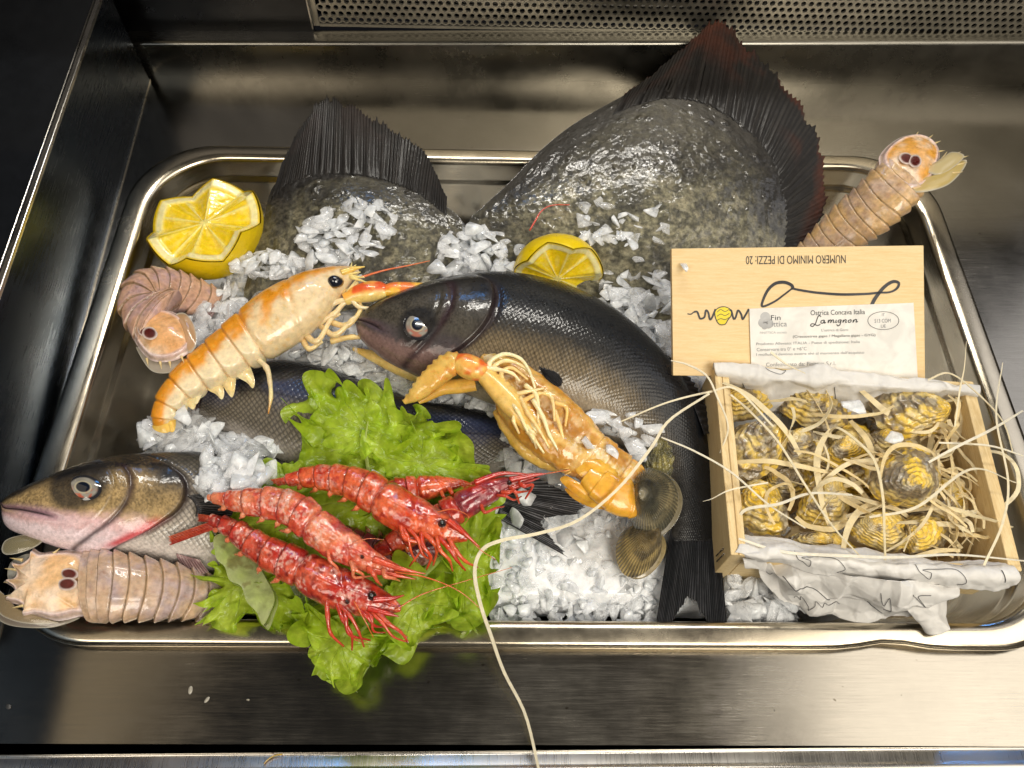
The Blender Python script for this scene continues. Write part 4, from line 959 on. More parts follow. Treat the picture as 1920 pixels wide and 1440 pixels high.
# ------------------------------------------------------------------ crustaceans
def edges(sp, n=None):
    sp = np.asarray(sp, float); q = resample(sp, n or max(24, len(sp)*4)); t = unit(np.gradient(q[:, :2], axis=0)); s = np.c_[t[:, 1], -t[:, 0]]
    return q[:, :2]+s*q[:, 2:3], q[:, :2]-s*q[:, 2:3]
def zsp(sp, n): return resample([p[3] for p in sp], n)
def P3(pts): return np.array([W(a, c, z) for a, c, z in pts])
def limb(name, parent, pts, r, col, mat=M_CHITIN, n=22, m=8, joints=True):
    """one leg / feeler: pts (px,py,z), r in cm; slightly swollen at joints"""
    b = Bag(); p = P3(pts); rr_ = np.asarray(r, float) if np.ndim(r) else np.linspace(r, r*.35, len(pts))
    q = resample(p, n)
    R = np.interp(np.linspace(0, len(pts)-1, n), np.arange(len(pts)), rr_)
    if joints: x = np.linspace(0, len(pts)-1, n); R = R*(1+.22*np.exp(-((x-np.round(x))/.12)**2)*(x > .3)*(x < len(pts)-1.2))
    c = np.asarray(col, float); c = mixc(c, c*1.15, fbm(q, 2.2, 2)) if c.ndim == 1 else resample(c, n)
    tube(b, q, R, c, n, m); return b.build(name, mat, parent)
def body(name, parent, sp, th, colf, disp, mat, nu=260, nv=96, ex=.95):
    a, c = edges(sp); P, C = loft(a, c, [p[3] for p in sp], th, nu, nv, disp=disp, colf=colf, ex=ex); put_loft(name, P, C, mat, parent); return P
def segf(U, u0, u1, n):
    x = (U-u0)/(u1-u0)*n; ins = (U > u0)*(U < u1); f = x-np.floor(x); return f*ins, ins, x
def SV(V): return (1-np.cos(2*math.pi*V))/2

def prawn(label, sp, pal, seed, tail=None, legs=6, side=1, feelers=(), eyes=(), rostrum=None, car=.46, frost=.5, legdir=0.0, legl=60):
    """sp: (x,y,halfwidth,z) from the head to the tail"""
    t = thing('red_prawn', label, 'prawn', W(sp[len(sp)//2][0], sp[len(sp)//2][1], sp[len(sp)//2][3]), 'red prawns on the lettuce')
    sp = [(a_, b_, c_*.88, d_) for a_, b_, c_, d_ in sp]
    def disp(U, V, P):
        f, ins, x = segf(U, car, .97, 6); s = SV(V)
        d = .10*f**1.5*ins-.05*np.exp(-(np.minimum(f, 1-f)/.06)**2)*ins
        d += .05*np.exp(-((s-.48)/.04)**2)*(U < car)-.05*np.exp(-((U-car*.5-.1*s)/.012)**2)*(U < car)
        d += .10*(fbm(P, 1.8, 4, seed)-.5)+.05*(fbm(P, 5, 3, seed+2)-.5)-.12*np.exp(-((U-car)/.012)**2)
        return d
    def cf(U, V, P):
        n1 = fbm(P, 1.1, 4, seed+1); n2 = fbm(P, 3.6, 4, seed+3); n3 = fbm(P, 9., 2, seed+5); f, ins, x = segf(U, car, .97, 6); s = SV(V)
        c = mixc(pal[0], pal[1], sstep(.35, .65, n1)); c = mixc(c, pal[2], sstep(.5, .7, n2)*.8); c = mixc(c, (.80, .50, .42), .8*frost*sstep(.52, .66, fbm(P, 1.6, 4, seed+9))*sstep(.42, .6, n3))
        c = mixc(c, (.15, .03, .05), sstep(.50, .66, fbm(P, .75, 3, seed+30))*.65*(U < car))
        c = mixc(c, np.array(pal[2])*.6, np.exp(-(np.minimum(f, 1-f)/.08)**2)*ins*.6); return c
    P = body('shell', t, sp, .78, cf, disp, M_PRAWN, 300, 100)
    g = np.random.default_rng(seed); leg = np.array(pal[0])*1.0
    a, c = edges(sp, 100); ctr = (a+c)/2; hw = np.linalg.norm(a-c, axis=1)/2; zz = resample([p[3] for p in sp], 100)
    for i in range(legs):
        k_ = int(8+i*car*60/legs+g.integers(0, 5)); s_ = (c if side > 0 else a)[k_]; d = unit((s_-ctr[k_])[None])[0]; tg = unit((ctr[max(0, k_-6)]-ctr[k_])[None])[0]
        L_ = legl*g.uniform(.7, 1.15); dr = unit((d*.6+tg*g.uniform(.3, 1.4)+np.array([legdir, 0]))[None])[0]; pr = np.array([-dr[1], dr[0]])
        p0 = s_-d*hw[k_]*.35; z0 = zz[k_]+.3
        pts = [(*p0, z0), (*(p0+dr*L_*.35+pr*g.normal(0, 4)), z0+.2), (*(p0+dr*L_*.7+pr*g.normal(0, 8)), z0-.1), (*(p0+dr*L_+pr*g.normal(0, 12)), z0-.7)]
        limb('leg', t, pts, g.uniform(.09, .14), mixc(pal[0], pal[1], np.array(g.random())), M_PRAWN, 20, 6)
    for i in range(5):        # swimmerets
        k_ = int(100*(car+.06+i*.09)); s_ = (c if side > 0 else a)[k_]; d = unit((s_-ctr[k_])[None])[0]; tg = unit((ctr[k_]-ctr[k_-6])[None])[0]
        q0 = s_-d*hw[k_]*.3; pts = [(*q0, zz[k_]), (*(q0+d*hw[k_]*.45+tg*4), zz[k_]-.1), (*(q0+d*hw[k_]*.75+tg*(10+g.normal(0, 4))), zz[k_]-.4)]
        limb('swimmeret', t, pts, [.16, .13, .03], mixc(pal[1], (.8, .3, .15), np.array(.3)), M_PRAWN, 12, 6)
    for pts, r in feelers: limb('feeler', t, pts, r, np.array([.62, .12, .03]), M_PRAWN, 60, 5, False)
    for x, y, r in eyes:
        p = surf(P, x, y); th = np.linspace(0, 2*math.pi, 20, endpoint=False); V, F, C = pillow([(x+r*math.cos(q), y+r*math.sin(q)) for q in th], .2, 10, p[2]+.02, n=24, back=.6, colf=lambda T, TH, Q: np.full(Q.shape, .008)); mesh('eye', V, F, M_EYE, t, C)
    if rostrum:
        for pts in rostrum: limb('rostrum', t, pts, [.17, .11, .02][:len(pts)] if len(pts) < 4 else np.linspace(.17, .02, len(pts)), np.array(pal[0]), M_PRAWN, 24, 7, False)
    if tail:
        for bs, tp, z in tail: fin('tail_fan', bs, tp, z, z-.1, M_PRAWN, t, 6, np.array(pal[0])*.8, np.array(pal[1]), jag=.1, amp=.05, seed=seed, th=.06)
    return t
RD = [(.54, .040, .014), (.66, .12, .04), (.32, .014, .010)]
DR = [(.42, .025, .015), (.58, .09, .04), (.20, .010, .010)]
PK = [(.60, .085, .04), (.70, .22, .11), (.42, .035, .03)]
PU = [(.16, .03, .03), (.26, .10, .09), (.07, .02, .03)]
prawn('frosty purple prawn lying lowest beneath the others on the lettuce', [(838, 1022, 12, .9), (800, 1032, 26, .9), (765, 1040, 34, .9), (730, 1046, 36, .9), (690, 1030, 32, .9), (650, 1010, 26, .9), (620, 990, 14, .9)], PU, 41, legs=3, side=1, legl=35, frost=.4)
prawn('red prawn mostly hidden behind, only its orange back showing between two others', [(885, 912, 7, 1.7), (850, 908, 14, 1.7), (815, 912, 22, 1.7), (775, 918, 27, 1.7), (735, 925, 26, 1.7), (700, 935, 18, 1.7), (680, 940, 8, 1.7)], RD, 42, legs=3, side=-1, legl=30, frost=.3, tail=[([(880, 905), (884, 915)], [(925, 888), (928, 908)], 1.7)])
prawn('deep red prawn pointing its long head to the upper right edge of the lettuce', [(1000, 894, 4, 2.6), (965, 903, 12, 2.6), (925, 918, 23, 2.6), (885, 938, 29, 2.6), (850, 958, 30, 2.5), (810, 980, 29, 2.2), (770, 1000, 26, 1.9), (735, 1020, 20, 1.6), (700, 1040, 12, 1.3)], DR, 43, legs=5, side=-1, legl=40, frost=.15, rostrum=[[(955, 900, 2.9), (1000, 891, 2.9), (1026, 888, 2.9)], [(940, 925, 2.7), (985, 905, 2.7), (1012, 896, 2.7)], [(890, 905, 2.9), (940, 888, 3.0), (1000, 890, 2.9)]], eyes=[(955, 905, 5)],
      feelers=[([(1000, 892, 2.9), (1060, 882, 2.5), (1110, 872, 2.0)], .03)])
prawn('bright red prawn on top, its arched tail pointing left along the lettuce frill', [(878, 1008, 8, 3.0), (850, 998, 24, 3.0), (815, 985, 35, 3.0), (775, 968, 42, 3.0), (735, 948, 44, 3.0), (700, 925, 40, 2.9), (665, 908, 34, 2.8), (630, 899, 29, 2.6), (595, 895, 23, 2.4), (560, 897, 16, 2.2), (528, 903, 7, 2.0)], RD, 44, legs=9, side=-1, legl=75, frost=.35, eyes=[(829, 981, 8)],
      tail=[([(545, 893), (545, 905)], [(506, 900), (522, 912)], 2.1)], rostrum=[[(840, 975, 3.5), (870, 1000, 3.4), (900, 1026, 3.1)]],
      feelers=[([(870, 1000, 3.3), (900, 1030, 3.0), (930, 1050, 2.6)], .035), ([(820, 960, 3.8), (850, 955, 3.9), (878, 968, 3.8), (870, 985, 3.7)], .03)])
prawn('dark crimson prawn nearest the front rim, frosted back and black eye', [(752, 1142, 6, 2.6), (725, 1134, 24, 2.6), (690, 1124, 38, 2.7), (650, 1110, 44, 2.7), (610, 1092, 46, 2.7), (570, 1070, 43, 2.6), (532, 1050, 38, 2.5), (497, 1034, 33, 2.4), (465, 1012, 28, 2.3), (436, 992, 21, 2.2), (408, 979, 14, 2.1), (388, 973, 8, 2.0)], DR, 45, legs=9, side=-1, legl=85, frost=.75, eyes=[(697, 1117, 9), (651, 1128, 5)],
      tail=[([(405, 975), (408, 990)], [(318, 1006), (322, 1022)], 2.1), ([(400, 968), (404, 980)], [(372, 964), (372, 978)], 2.2)], rostrum=[[(700, 1125, 3.3), (735, 1122, 3.2), (758, 1116, 3.1)], [(690, 1140, 3.1), (725, 1150, 3.0), (748, 1156, 2.9)]],
      feelers=[([(740, 1145, 2.9), (790, 1115, 2.9), (870, 1090, 2.8), (960, 1064, 2.4)], .035), ([(660, 1120, 3.3), (685, 1165, 3.1), (700, 1195, 2.6)], .05), ([(640, 1150, 2.6), (660, 1195, 2.4), (690, 1205, 2.2)], .05)])
prawn('pinkish orange prawn in the middle with long curved feelers to the right', [(752, 1068, 5, 3.3), (725, 1061, 15, 3.3), (692, 1050, 26, 3.3), (655, 1030, 36, 3.3), (620, 1008, 41, 3.3), (588, 985, 41, 3.3), (560, 962, 38, 3.3), (528, 948, 34, 3.2), (490, 942, 30, 3.1), (452, 940, 24, 3.0), (418, 936, 14, 2.8), (390, 932, 6, 2.6)], PK, 46, legs=5, side=-1, legl=45, frost=.8, eyes=[(679, 1044, 4)],
      rostrum=[[(700, 1048, 3.7), (750, 1066, 3.6), (798, 1076, 3.4)], [(690, 1068, 3.4), (740, 1078, 3.4), (780, 1086, 3.2)]],
      feelers=[([(740, 1072, 3.5), (800, 1083, 3.4), (860, 1108, 3.1), (905, 1145, 2.6)], .045), ([(640, 1040, 3.7), (660, 1020, 3.9), (690, 1010, 3.8), (720, 1012, 3.6)], .025)])

# langoustines
OR = (.76, .30, .018); CRM = (.74, .50, .18); PALE = (.76, .60, .36)
def lang_col(car, seed, top=OR):
    def cf(U, V, P):
        s = 1-SV(V); n = fbm(P, 1.4, 4, seed); n2 = fbm(P, 4, 3, seed+2); f, ins, x = segf(U, car, .93, 6)
        c = mixc(PALE, top, sstep(.38, .66, n*.6+.2+.55*(.42-s)+.55*(U-.33))); c = mixc(c, PALE, sstep(.62, .9, s+.2*(n-.5))); c = mixc(c, (.78, .46, .10), sstep(.6, .75, n2)*.4)
        c = mixc(c, (.85, .74, .50), ins*sstep(.55, .75, s)*.7); c = mixc(c, (.55, .24, .03), np.exp(-(np.minimum(f, 1-f)/.05)**2)*ins*.55); return c
    return cf
def lang_disp(car, seed, amp=.08):
    def d_(U, V, P):
        s = 1-SV(V); f, ins, x = segf(U, car, .93, 6); d = amp*f**1.4*ins-.07*np.exp(-(np.minimum(f, 1-f)/.06)**2)*ins
        d -= .10*np.exp(-((U-car)/.010)**2)+.06*np.exp(-((U-car*.62-.06*(s-.5))/.008)**2)*(U < car)
        d += .22*ins*np.sin(np.pi*np.clip(x-np.floor(x), 0, 1))*np.exp(-((s-.93)/.08)**2)
        return d+.05*(fbm(P, 2, 4, seed)-.5)
    return d_
sp = [(672, 506, 5, 1.9), (650, 516, 17, 1.9), (622, 532, 30, 1.9), (590, 552, 42, 1.9), (555, 577, 50, 1.8), (520, 600, 52, 1.7), (487, 622, 50, 1.6), (458, 640, 44, 1.5), (428, 662, 40, 1.4), (396, 684, 36, 1.3), (362, 706, 31, 1.2), (332, 732, 25, 1.1), (312, 762, 22, .9), (306, 786, 20, .7), (306, 806, 16, .4)]
lg = thing('langoustine', 'orange langoustine with a black eye left of the largest bass snout', 'langoustine', W(487, 622, 0), 'langoustines on the ice')
PLG = body('shell', lg, sp, .72, lang_col(.46, 61), lang_disp(.46, 61), M_CHITIN, 320, 110)
p = surf(PLG, 628, 528); V, F, C = pillow([(628+17*math.cos(q), 529+12*math.sin(q)) for q in np.linspace(0, 6.283, 24, endpoint=False)], .42, 16, p[2]-.05, n=36, back=.4, colf=lambda T, TH, Q: mixc((.010, .011, .02), (.30, .16, .03), sstep(.86, .97, T))); mesh('eye', V, F, M_EYE, lg, C)
limb('rostrum', lg, [(640, 512, 2.4), (662, 504, 2.4), (684, 500, 2.3)], [.22, .14, .03], (.80, .52, .12))
for i, (dx, dy) in enumerate(((668, 496), (676, 510), (660, 492), (684, 520), (690, 530))): limb('spine', lg, [(650+i*2, 512+i*2, 2.2), (dx, dy, 2.4)], [.12, .02], (.84, .66, .26), n=8)
limb('feeler', lg, [(676, 520, 2.3), (720, 507, 2.4), (765, 498, 2.4), (806, 489, 2.2)], [.07, .05, .04, .02], (.66, .13, .03), n=40, joints=False)
LP = [[(600, 590, 1.5), (622, 570, 1.9), (655, 562, 2.0), (672, 575, 1.9), (694, 578, 1.7)], [(590, 610, 1.3), (625, 590, 1.7), (650, 566, 1.9), (690, 560, 1.8)], [(570, 625, 1.2), (595, 640, 1.5), (620, 600, 1.6), (638, 588, 1.6)],
      [(600, 610, 1.2), (628, 628, 1.5), (660, 600, 1.7), (672, 590, 1.7)], [(565, 632, 1.0), (580, 654, 1.3), (605, 640, 1.4)], [(610, 600, 1.2), (650, 610, 1.6), (676, 580, 1.7), (668, 556, 1.8)], [(620, 640, 1.0), (660, 632, 1.1), (700, 636, 1.1)],
      [(630, 550, 1.7), (660, 545, 2.1), (668, 530, 2.2), (650, 548, 2.2)]]
for i, pts in enumerate(LP): limb('leg', lg, pts, np.linspace(.20, .09, len(pts)), mixc(PALE, CRM, np.array(i/8)))
limb('leg', lg, [(482, 672, 1.6), (500, 690, 1.8), (506, 715, 1.7), (508, 745, 1.5), (503, 776, 1.1)], [.15, .15, .12, .11, .03], np.array([PALE, PALE, PALE, (.80, .62, .30), (.70, .25, .03)]))
b = Bag()   # frilly flaps below the abdomen
for i, (x, y, dx, dy) in enumerate([(452, 690, 22, 38), (425, 700, 10, 45), (398, 715, 18, 34), (372, 724, -4, 34), (350, 742, 12, 26), (335, 756, 10, 22)]):
    V, F, C = pillow([(x-16, y-10), (x, y-14), (x+16, y-4), (x+dx*.8+8, y+dy*.6), (x+dx, y+dy), (x+dx-12, y+dy*.7), (x-10, y+14)], .18, 10, 1.2-i*.08, n=40, back=.3, colf=lambda T, TH, Q: mixc((.86, .76, .50), (.80, .52, .14), fbm(Q, 1.6, 3, i))); mesh('belly_flap', V, F, M_CHITIN, lg, C)
for nm, pts in (('tail_blade', [(296, 780), (312, 768), (330, 780), (322, 806), (306, 812), (286, 802)]), ('tail_blade', [(300, 772), (325, 764), (330, 785), (327, 808), (316, 806)])):
    V, F, C = pillow(pts, .2, 12, .7, n=50, colf=lambda T, TH, Q: mixc((.78, .38, .03), (.84, .60, .16), fbm(Q, 1.6, 3, 4))); mesh(nm, V, F, M_CHITIN, lg, C)
# its claw, showing above the bass snout
def clawc(U, V, P): n = fbm(P, 1.5, 3, 5); c = mixc((.86, .40, .06), (.72, .10, .015), sstep(.42, .6, n)); return mixc(c, (.85, .62, .20), sstep(.6, .9, SV(V)))
body('claw_arm', lg, [(646, 562, 10, 1.9), (668, 552, 14, 2.0), (692, 547, 17, 2.0), (712, 545, 15, 1.9), (724, 545, 11, 1.9)], .8, clawc, None, M_CHITIN, 60, 40)
body('claw', lg, [(720, 545, 9, 1.9), (740, 543, 12, 1.9), (770, 544, 13, 1.8), (800, 546, 13, 1.7), (830, 548, 10, 1.4)], .8, lambda U, V, P: mixc((.86, .50, .06), (.80, .20, .03), sstep(.45, .6, fbm(P, 2, 3, 8))), None, M_CHITIN, 60, 40)

lg2 = thing('langoustine', 'langoustine lying belly up, legs bunched, its curled tail touching the clams', 'langoustine', W(1050, 800, 0), 'langoustines on the ice')
sp = [(905, 668, 10, 2.6), (930, 690, 28, 2.6), (960, 722, 46, 2.5), (995, 762, 57, 2.4), (1035, 800, 60, 2.3), (1070, 830, 56, 2.2), (1105, 856, 48, 2.0), (1140, 880, 43, 1.8), (1172, 905, 40, 1.5), (1192, 930, 34, 1.2), (1198, 950, 22, 1.0)]
def c2(U, V, P):
    n = fbm(P, 1.3, 4, 71); n2 = fbm(P, 3.6, 3, 72); s = SV(V); f, ins, x = segf(U, .60, .98, 5)
    c = mixc((.56, .26, .035), (.74, .48, .14), sstep(.4, .65, n)); c = mixc(c, (.34, .14, .02), np.exp(-((s-.45)/.17)**2)*sstep(.05, .15, U)*sstep(.62, .52, U)*.7); c = mixc(c, (.76, .34, .03), sstep(.2, .02, s)*.6); c = mixc(c, (.66, .40, .10), sstep(.55, .7, n2)*.5); c = mixc(c, (.86, .74, .50), sstep(.5, .62, n2)*np.exp(-((s-.5)/.25)**2)*.7)  # leg groove gets a darker colour, painting in shade between the legs
    return mixc(c, (.5, .24, .04), np.exp(-(np.minimum(f, 1-f)/.06)**2)*ins*.6)
def d2(U, V, P):
    s = SV(V); f, ins, x = segf(U, .60, .98, 5); g_ = -.5*np.exp(-((s-.45)/.16)**2)*sstep(.05, .15, U)*sstep(.62, .52, U)*(V < .5)
    return g_+.12*f**1.4*ins-.07*np.exp(-(np.minimum(f, 1-f)/.06)**2)*ins+.22*(fbm(P, 2.0, 4, 73)-.5)
P2 = body('shell', lg2, sp, .62, c2, d2, M_CHITIN, 260, 110)
sp = [(1202, 925, 22, 1.9), (1180, 935, 34, 2.1), (1150, 925, 32, 2.3), (1122, 905, 28, 2.4), (1102, 888, 20, 2.4)]
body('curled_tail', lg2, sp, .55, lambda U, V, P: mixc((.74, .30, .015), (.80, .48, .06), fbm(P, 1.2, 3, 75)), lambda U, V, P: .08*segf(U, 0, 1, 4)[0], M_CHITIN, 90, 60)
TB = lambda T, TH, Q: mixc(mixc((.72, .30, .015), (.82, .50, .07), fbm(Q, 1.2, 3, 76)), (.66, .28, .02), sstep(.88, 1, T))
for out, z in (([(1072, 862), (1090, 848), (1118, 850), (1145, 868), (1160, 892), (1148, 910), (1118, 905), (1085, 890)], 2.5), ([(1075, 905), (1062, 892), (1050, 900), (1070, 920), (1100, 940), (1140, 946), (1150, 930), (1120, 918), (1095, 908)], 2.1), ([(1060, 915), (1075, 935), (1110, 952), (1150, 955), (1150, 940), (1105, 930)], 1.8)):
    V, F, C = pillow(out, .32, 20, z, n=70, back=.4, colf=TB, dispf=lambda T, TH, Q: .03*np.sin(TH*30)*sstep(.5, 1, T)); mesh('tail_blade', V, F, M_CHITIN, lg2, C)
b = Bag()
for i in range(26):
    s = i/25; x, y = 1052+30*s, 892+40*s*s
for i in range(16):
    a = math.radians(150+i*9); x, y = 1100+34*math.cos(a), 872+26*math.sin(a); tube(b, P3([(x, y, 2.5), (x+14*math.cos(a), y+12*math.sin(a), 2.45)]), [.03, .012], (.84, .50, .12), n=4, m=5)
b.build('tail_bristle', M_CHITIN, lg2)
ORJ = lambda U, V, P: mixc(mixc((.82, .48, .10), (.78, .22, .03), sstep(.3, .75, U)), (.85, .66, .28), sstep(.55, .75, fbm(P, 2, 3, 77)))
body('arm', lg2, [(1010, 812, 14, 2.9), (985, 785, 20, 3.0), (955, 752, 22, 3.1), (928, 722, 20, 3.2), (905, 700, 15, 3.3)], .8, lambda U, V, P: mixc((.84, .62, .22), (.80, .46, .08), fbm(P, 1.6, 3, 78)), lambda U, V, P: .03*np.sin(U*90)*np.exp(-((SV(V)-.9)/.1)**2), M_CHITIN, 90, 50)
body('wrist', lg2, [(912, 704, 12, 3.3), (895, 694, 20, 3.4), (874, 686, 21, 3.4), (856, 680, 16, 3.4)], .85, lambda U, V, P: mixc((.84, .52, .12), (.80, .16, .02), sstep(.40, .6, fbm(P, 1.2, 3, 79))), None, M_CHITIN, 60, 44)
body('claw', lg2, [(866, 682, 14, 3.3), (848, 682, 21, 3.3), (826, 697, 22, 3.1), (802, 718, 19, 2.9), (780, 738, 14, 2.6), (757, 754, 4, 2.3)], .75, lambda U, V, P: mixc(mixc((.66, .36, .05), (.80, .56, .16), fbm(P, 1.3, 3, 80)), (.70, .22, .02), sstep(.58, .7, fbm(P, 3, 3, 88))*.6), lambda U, V, P: .05*np.sin(U*70)*np.exp(-((SV(V)-.95)/.08)**2)+.12*(fbm(P, 2.2, 3, 89)-.5), M_CHITIN, 100, 50)
body('claw_finger', lg2, [(892, 720, 12, 2.5), (862, 724, 13, 2.4), (830, 728, 12, 2.3), (800, 745, 8, 2.1), (785, 755, 3, 2.0)], .75, lambda U, V, P: mixc((.60, .32, .04), (.74, .48, .10), fbm(P, 1.3, 3, 81)), None, M_CHITIN, 80, 40)
body('far_claw', lg2, [(662, 654, 3, -.2), (700, 668, 10, -.1), (745, 686, 15, 0), (790, 704, 16, .1), (835, 725, 14, .2)], .75, lambda U, V, P: mixc((.60, .38, .08), (.74, .56, .22), fbm(P, 1.3, 3, 82)), None, M_CHITIN, 80, 40)
sp = [(930, 770, 8, 1.8), (955, 805, 14, 1.8), (985, 840, 16, 1.8), (1020, 862, 16, 1.7), (1055, 872, 12, 1.6), (1085, 868, 8, 1.6)]
body('far_arm', lg2, sp, .8, lambda U, V, P: mixc((.58, .34, .04), (.74, .50, .14), fbm(P, 2.2, 3, 83)), lambda U, V, P: .10*(fbm(P, 3.5, 3, 84)-.5), M_CHITIN, 90, 40)
g = np.random.default_rng(5)
LG = [[(925, 705, 3.3), (918, 680, 3.6), (945, 664, 3.8), (975, 672, 3.8), (992, 695, 3.7), (1004, 730, 3.5)], [(935, 715, 3.3), (925, 690, 3.5), (950, 676, 3.7), (985, 690, 3.6), (1002, 715, 3.5)],
      [(950, 730, 3.3), (940, 700, 3.5), (960, 690, 3.6), (990, 712, 3.5)], [(905, 690, 3.5), (930, 692, 3.6), (960, 700, 3.6), (975, 715, 3.5)],
      [(960, 740, 3.2), (985, 735, 3.5), (1020, 728, 3.6)], [(975, 755, 3.2), (1010, 738, 3.5), (1030, 742, 3.5)], [(985, 722, 3.4), (1005, 740, 3.5), (1010, 775, 3.4), (1005, 800, 3.1)], [(1020, 735, 3.4), (1035, 748, 3.5), (1040, 790, 3.3)],
      [(1040, 755, 3.3), (1062, 765, 3.3), (1060, 800, 3.1)], [(950, 745, 3.3), (970, 770, 3.5), (985, 800, 3.3), (1000, 830, 3.0)], [(975, 745, 3.4), (990, 775, 3.6), (1010, 805, 3.4), (1030, 840, 3.0)], [(1000, 750, 3.4), (1018, 782, 3.5), (1030, 815, 3.3), (1050, 850, 2.9)],
      [(985, 790, 3.2), (1000, 820, 3.2), (1020, 850, 2.9)], [(1040, 770, 3.3), (1050, 800, 3.3), (1060, 838, 2.9)]]
for i in range(12):
    s_ = g.random(); x, y = 945+75*s_+g.normal(0, 12), 722+105*s_+g.normal(0, 10); a = math.radians(g.uniform(20, 80)); L_ = g.uniform(25, 50)
    LG.append([(x, y, 3.1), (x+L_*.4*math.cos(a)+g.normal(0, 5), y+L_*.4*math.sin(a), 3.3), (x+L_*math.cos(a), y+L_*math.sin(a), 3.0-.3*s_)])
for i, pts in enumerate(LG): limb('leg', lg2, pts, np.linspace(.14, .06, len(pts)), mixc((.86, .74, .44), (.80, .50, .15), np.array((i*.37) % 1)))

# mantis shrimps
def mantis(label, sp, tel, spots, blades, spikes, nseg, seed, ztel, tint=(0, 0, 0), telcol=(.74, .46, .22), u0=.02):
    t = thing('mantis_shrimp', label, 'mantis shrimp', W(sp[3][0], sp[3][1], sp[3][3]-.8), 'mantis shrimps')
    def disp(U, V, P):
        s = SV(V); f, ins, x = segf(U+.030*(2*s-1)**2, u0, 1.0, nseg); d = .10*(1-f)**1.2*ins-.07*np.exp(-(np.minimum(f, 1-f)/.05)**2)*ins+.10*np.exp(-(np.minimum(s, 1-s)/.05)**2)*(1-f)*ins
        d += .03*np.exp(-((s-.28)/.012)**2)+.03*np.exp(-((s-.72)/.012)**2)
        return d+.05*(fbm(P, 1.6, 3, seed)-.5)
    def cf(U, V, P):
        s = SV(V); f, ins, x = segf(U+.030*(2*s-1)**2, u0, 1.0, nseg); n = fbm(P, 1.1, 4, seed+1); n2 = fbm(P, 3.2, 3, seed+2)
        c = mixc((.50, .34, .20), (.42, .32, .29), sstep(.35, .65, n)); c = mixc(c, (.62, .44, .28), sstep(.5, .7, n2)*.5); c = c+np.array(tint)
        c = mixc(c, (.36, .20, .14), np.exp(-((f-.5)/.16)**2)*(np.exp(-((s-.38)/.035)**2)+np.exp(-((s-.62)/.035)**2))*.55*ins)
        return mixc(c, (.16, .10, .035), np.exp(-(np.minimum(f, 1-f)/.055)**2)*ins*.85)
    body('shell', t, sp, .50, cf, disp, M_MANTIS, 320, 90, .75)
    def td(T, TH, P): return .05*np.sin(TH*2+.3)*0+.10*np.exp(-((T-.86)/.05)**2)+.04*(fbm(P, 2, 3, seed)-.5)
    y0 = W(tel[0][0], tel[0][1], ztel)[1]
    V, F, C = pillow(tel, .62, 40, ztel, n=110, back=.6, dispf=td, colf=lambda T, TH, P: mixc(mixc(mixc(telcol, (.80, .62, .46), sstep(.4, .7, fbm(P, .9, 3, seed+3))), (.62, .50, .52), sstep(.74, .88, T)*.8), (.36, .25, .12), np.exp(-((T-.93)/.03)**2)*.5))
    mesh('tail_plate', V, F, M_MANTIS, t, C)
    top = V[:40*110].reshape(40, 110, 3)
    for x, y, rx, ry, ro in spots:
        p = surf(top, x, y); q = [(x+rx*math.cos(a)*math.cos(ro)-ry*math.sin(a)*math.sin(ro), y+rx*math.cos(a)*math.sin(ro)+ry*math.sin(a)*math.cos(ro)) for a in np.linspace(0, 6.283, 24, endpoint=False)]
        V, F, C = pillow([(x+(a-x)*1.35, y+(c-y)*1.35) for a, c in q], .04, 8, p[2]+.03, n=40, colf=lambda T, TH, Q: mixc((.085, .010, .007), (.66, .52, .46), sstep(.70, .84, T))); mesh('eyespot', V, F, M_MANTIS, t, C)
    for pts, w, z, col in blades:
        V, F, C = pillow(pts, w, 14, z, n=60, back=.4, colf=lambda T, TH, Q: mixc(np.array(col)*.8, (.60, .56, .46), sstep(.85, 1, T))); mesh('tail_blade', V, F, M_BLADE, t, C)
    for a, c in spikes: limb('spike', t, [(*a, ztel+.2), (*c, ztel+.15)], [.08, .01], (.62, .46, .22), M_MANTIS, 8)
    return t
mantis('mantis shrimp over the front left tray corner, tail plate with two red spots',
       [(172, 1098, 62, 1.55), (188, 1098, 63, 1.7), (210, 1099, 62, 1.75), (245, 1102, 58, 1.6), (285, 1106, 54, 1.3), (325, 1110, 49, .9), (362, 1116, 43, .4), (400, 1122, 38, -.2), (440, 1128, 32, -.8)],
       [(170, 1044), (140, 1032), (100, 1034), (78, 1036), (62, 1028), (58, 1042), (40, 1056), (20, 1054), (32, 1072), (26, 1086), (8, 1090), (25, 1102), (27, 1116), (8, 1128), (34, 1134), (50, 1148), (44, 1162), (72, 1158), (110, 1164), (150, 1156), (172, 1150), (180, 1098)],
       [(130, 1076, 13, 8, .1), (126, 1095, 14, 9, -.1)],
       [([(3, 1030), (12, 1012), (45, 1003), (80, 1008), (72, 1022), (40, 1036), (12, 1040)], .12, 2.2, (.36, .31, .18)), ([(-5, 1110), (5, 1112), (30, 1138), (70, 1158), (110, 1168), (60, 1170), (20, 1162), (-5, 1145)], .12, 1.9, (.42, .31, .17)),
        ([(20, 1055), (45, 1040), (60, 1042), (40, 1068), (22, 1090), (14, 1080)], .1, 1.7, (.7, .68, .6)), ([(-5, 1135), (30, 1155), (90, 1164), (150, 1158), (100, 1176), (30, 1175), (-5, 1160)], .12, 1.6, (.40, .33, .26))],
       [((42, 1050), (18, 1046)), ((32, 1068), (8, 1066)), ((30, 1090), (6, 1092)), ((34, 1112), (8, 1118)), ((45, 1135), (22, 1140)), ((100, 1038), (112, 1028))], 11, 91, 1.85, tint=(0, 0, .02))
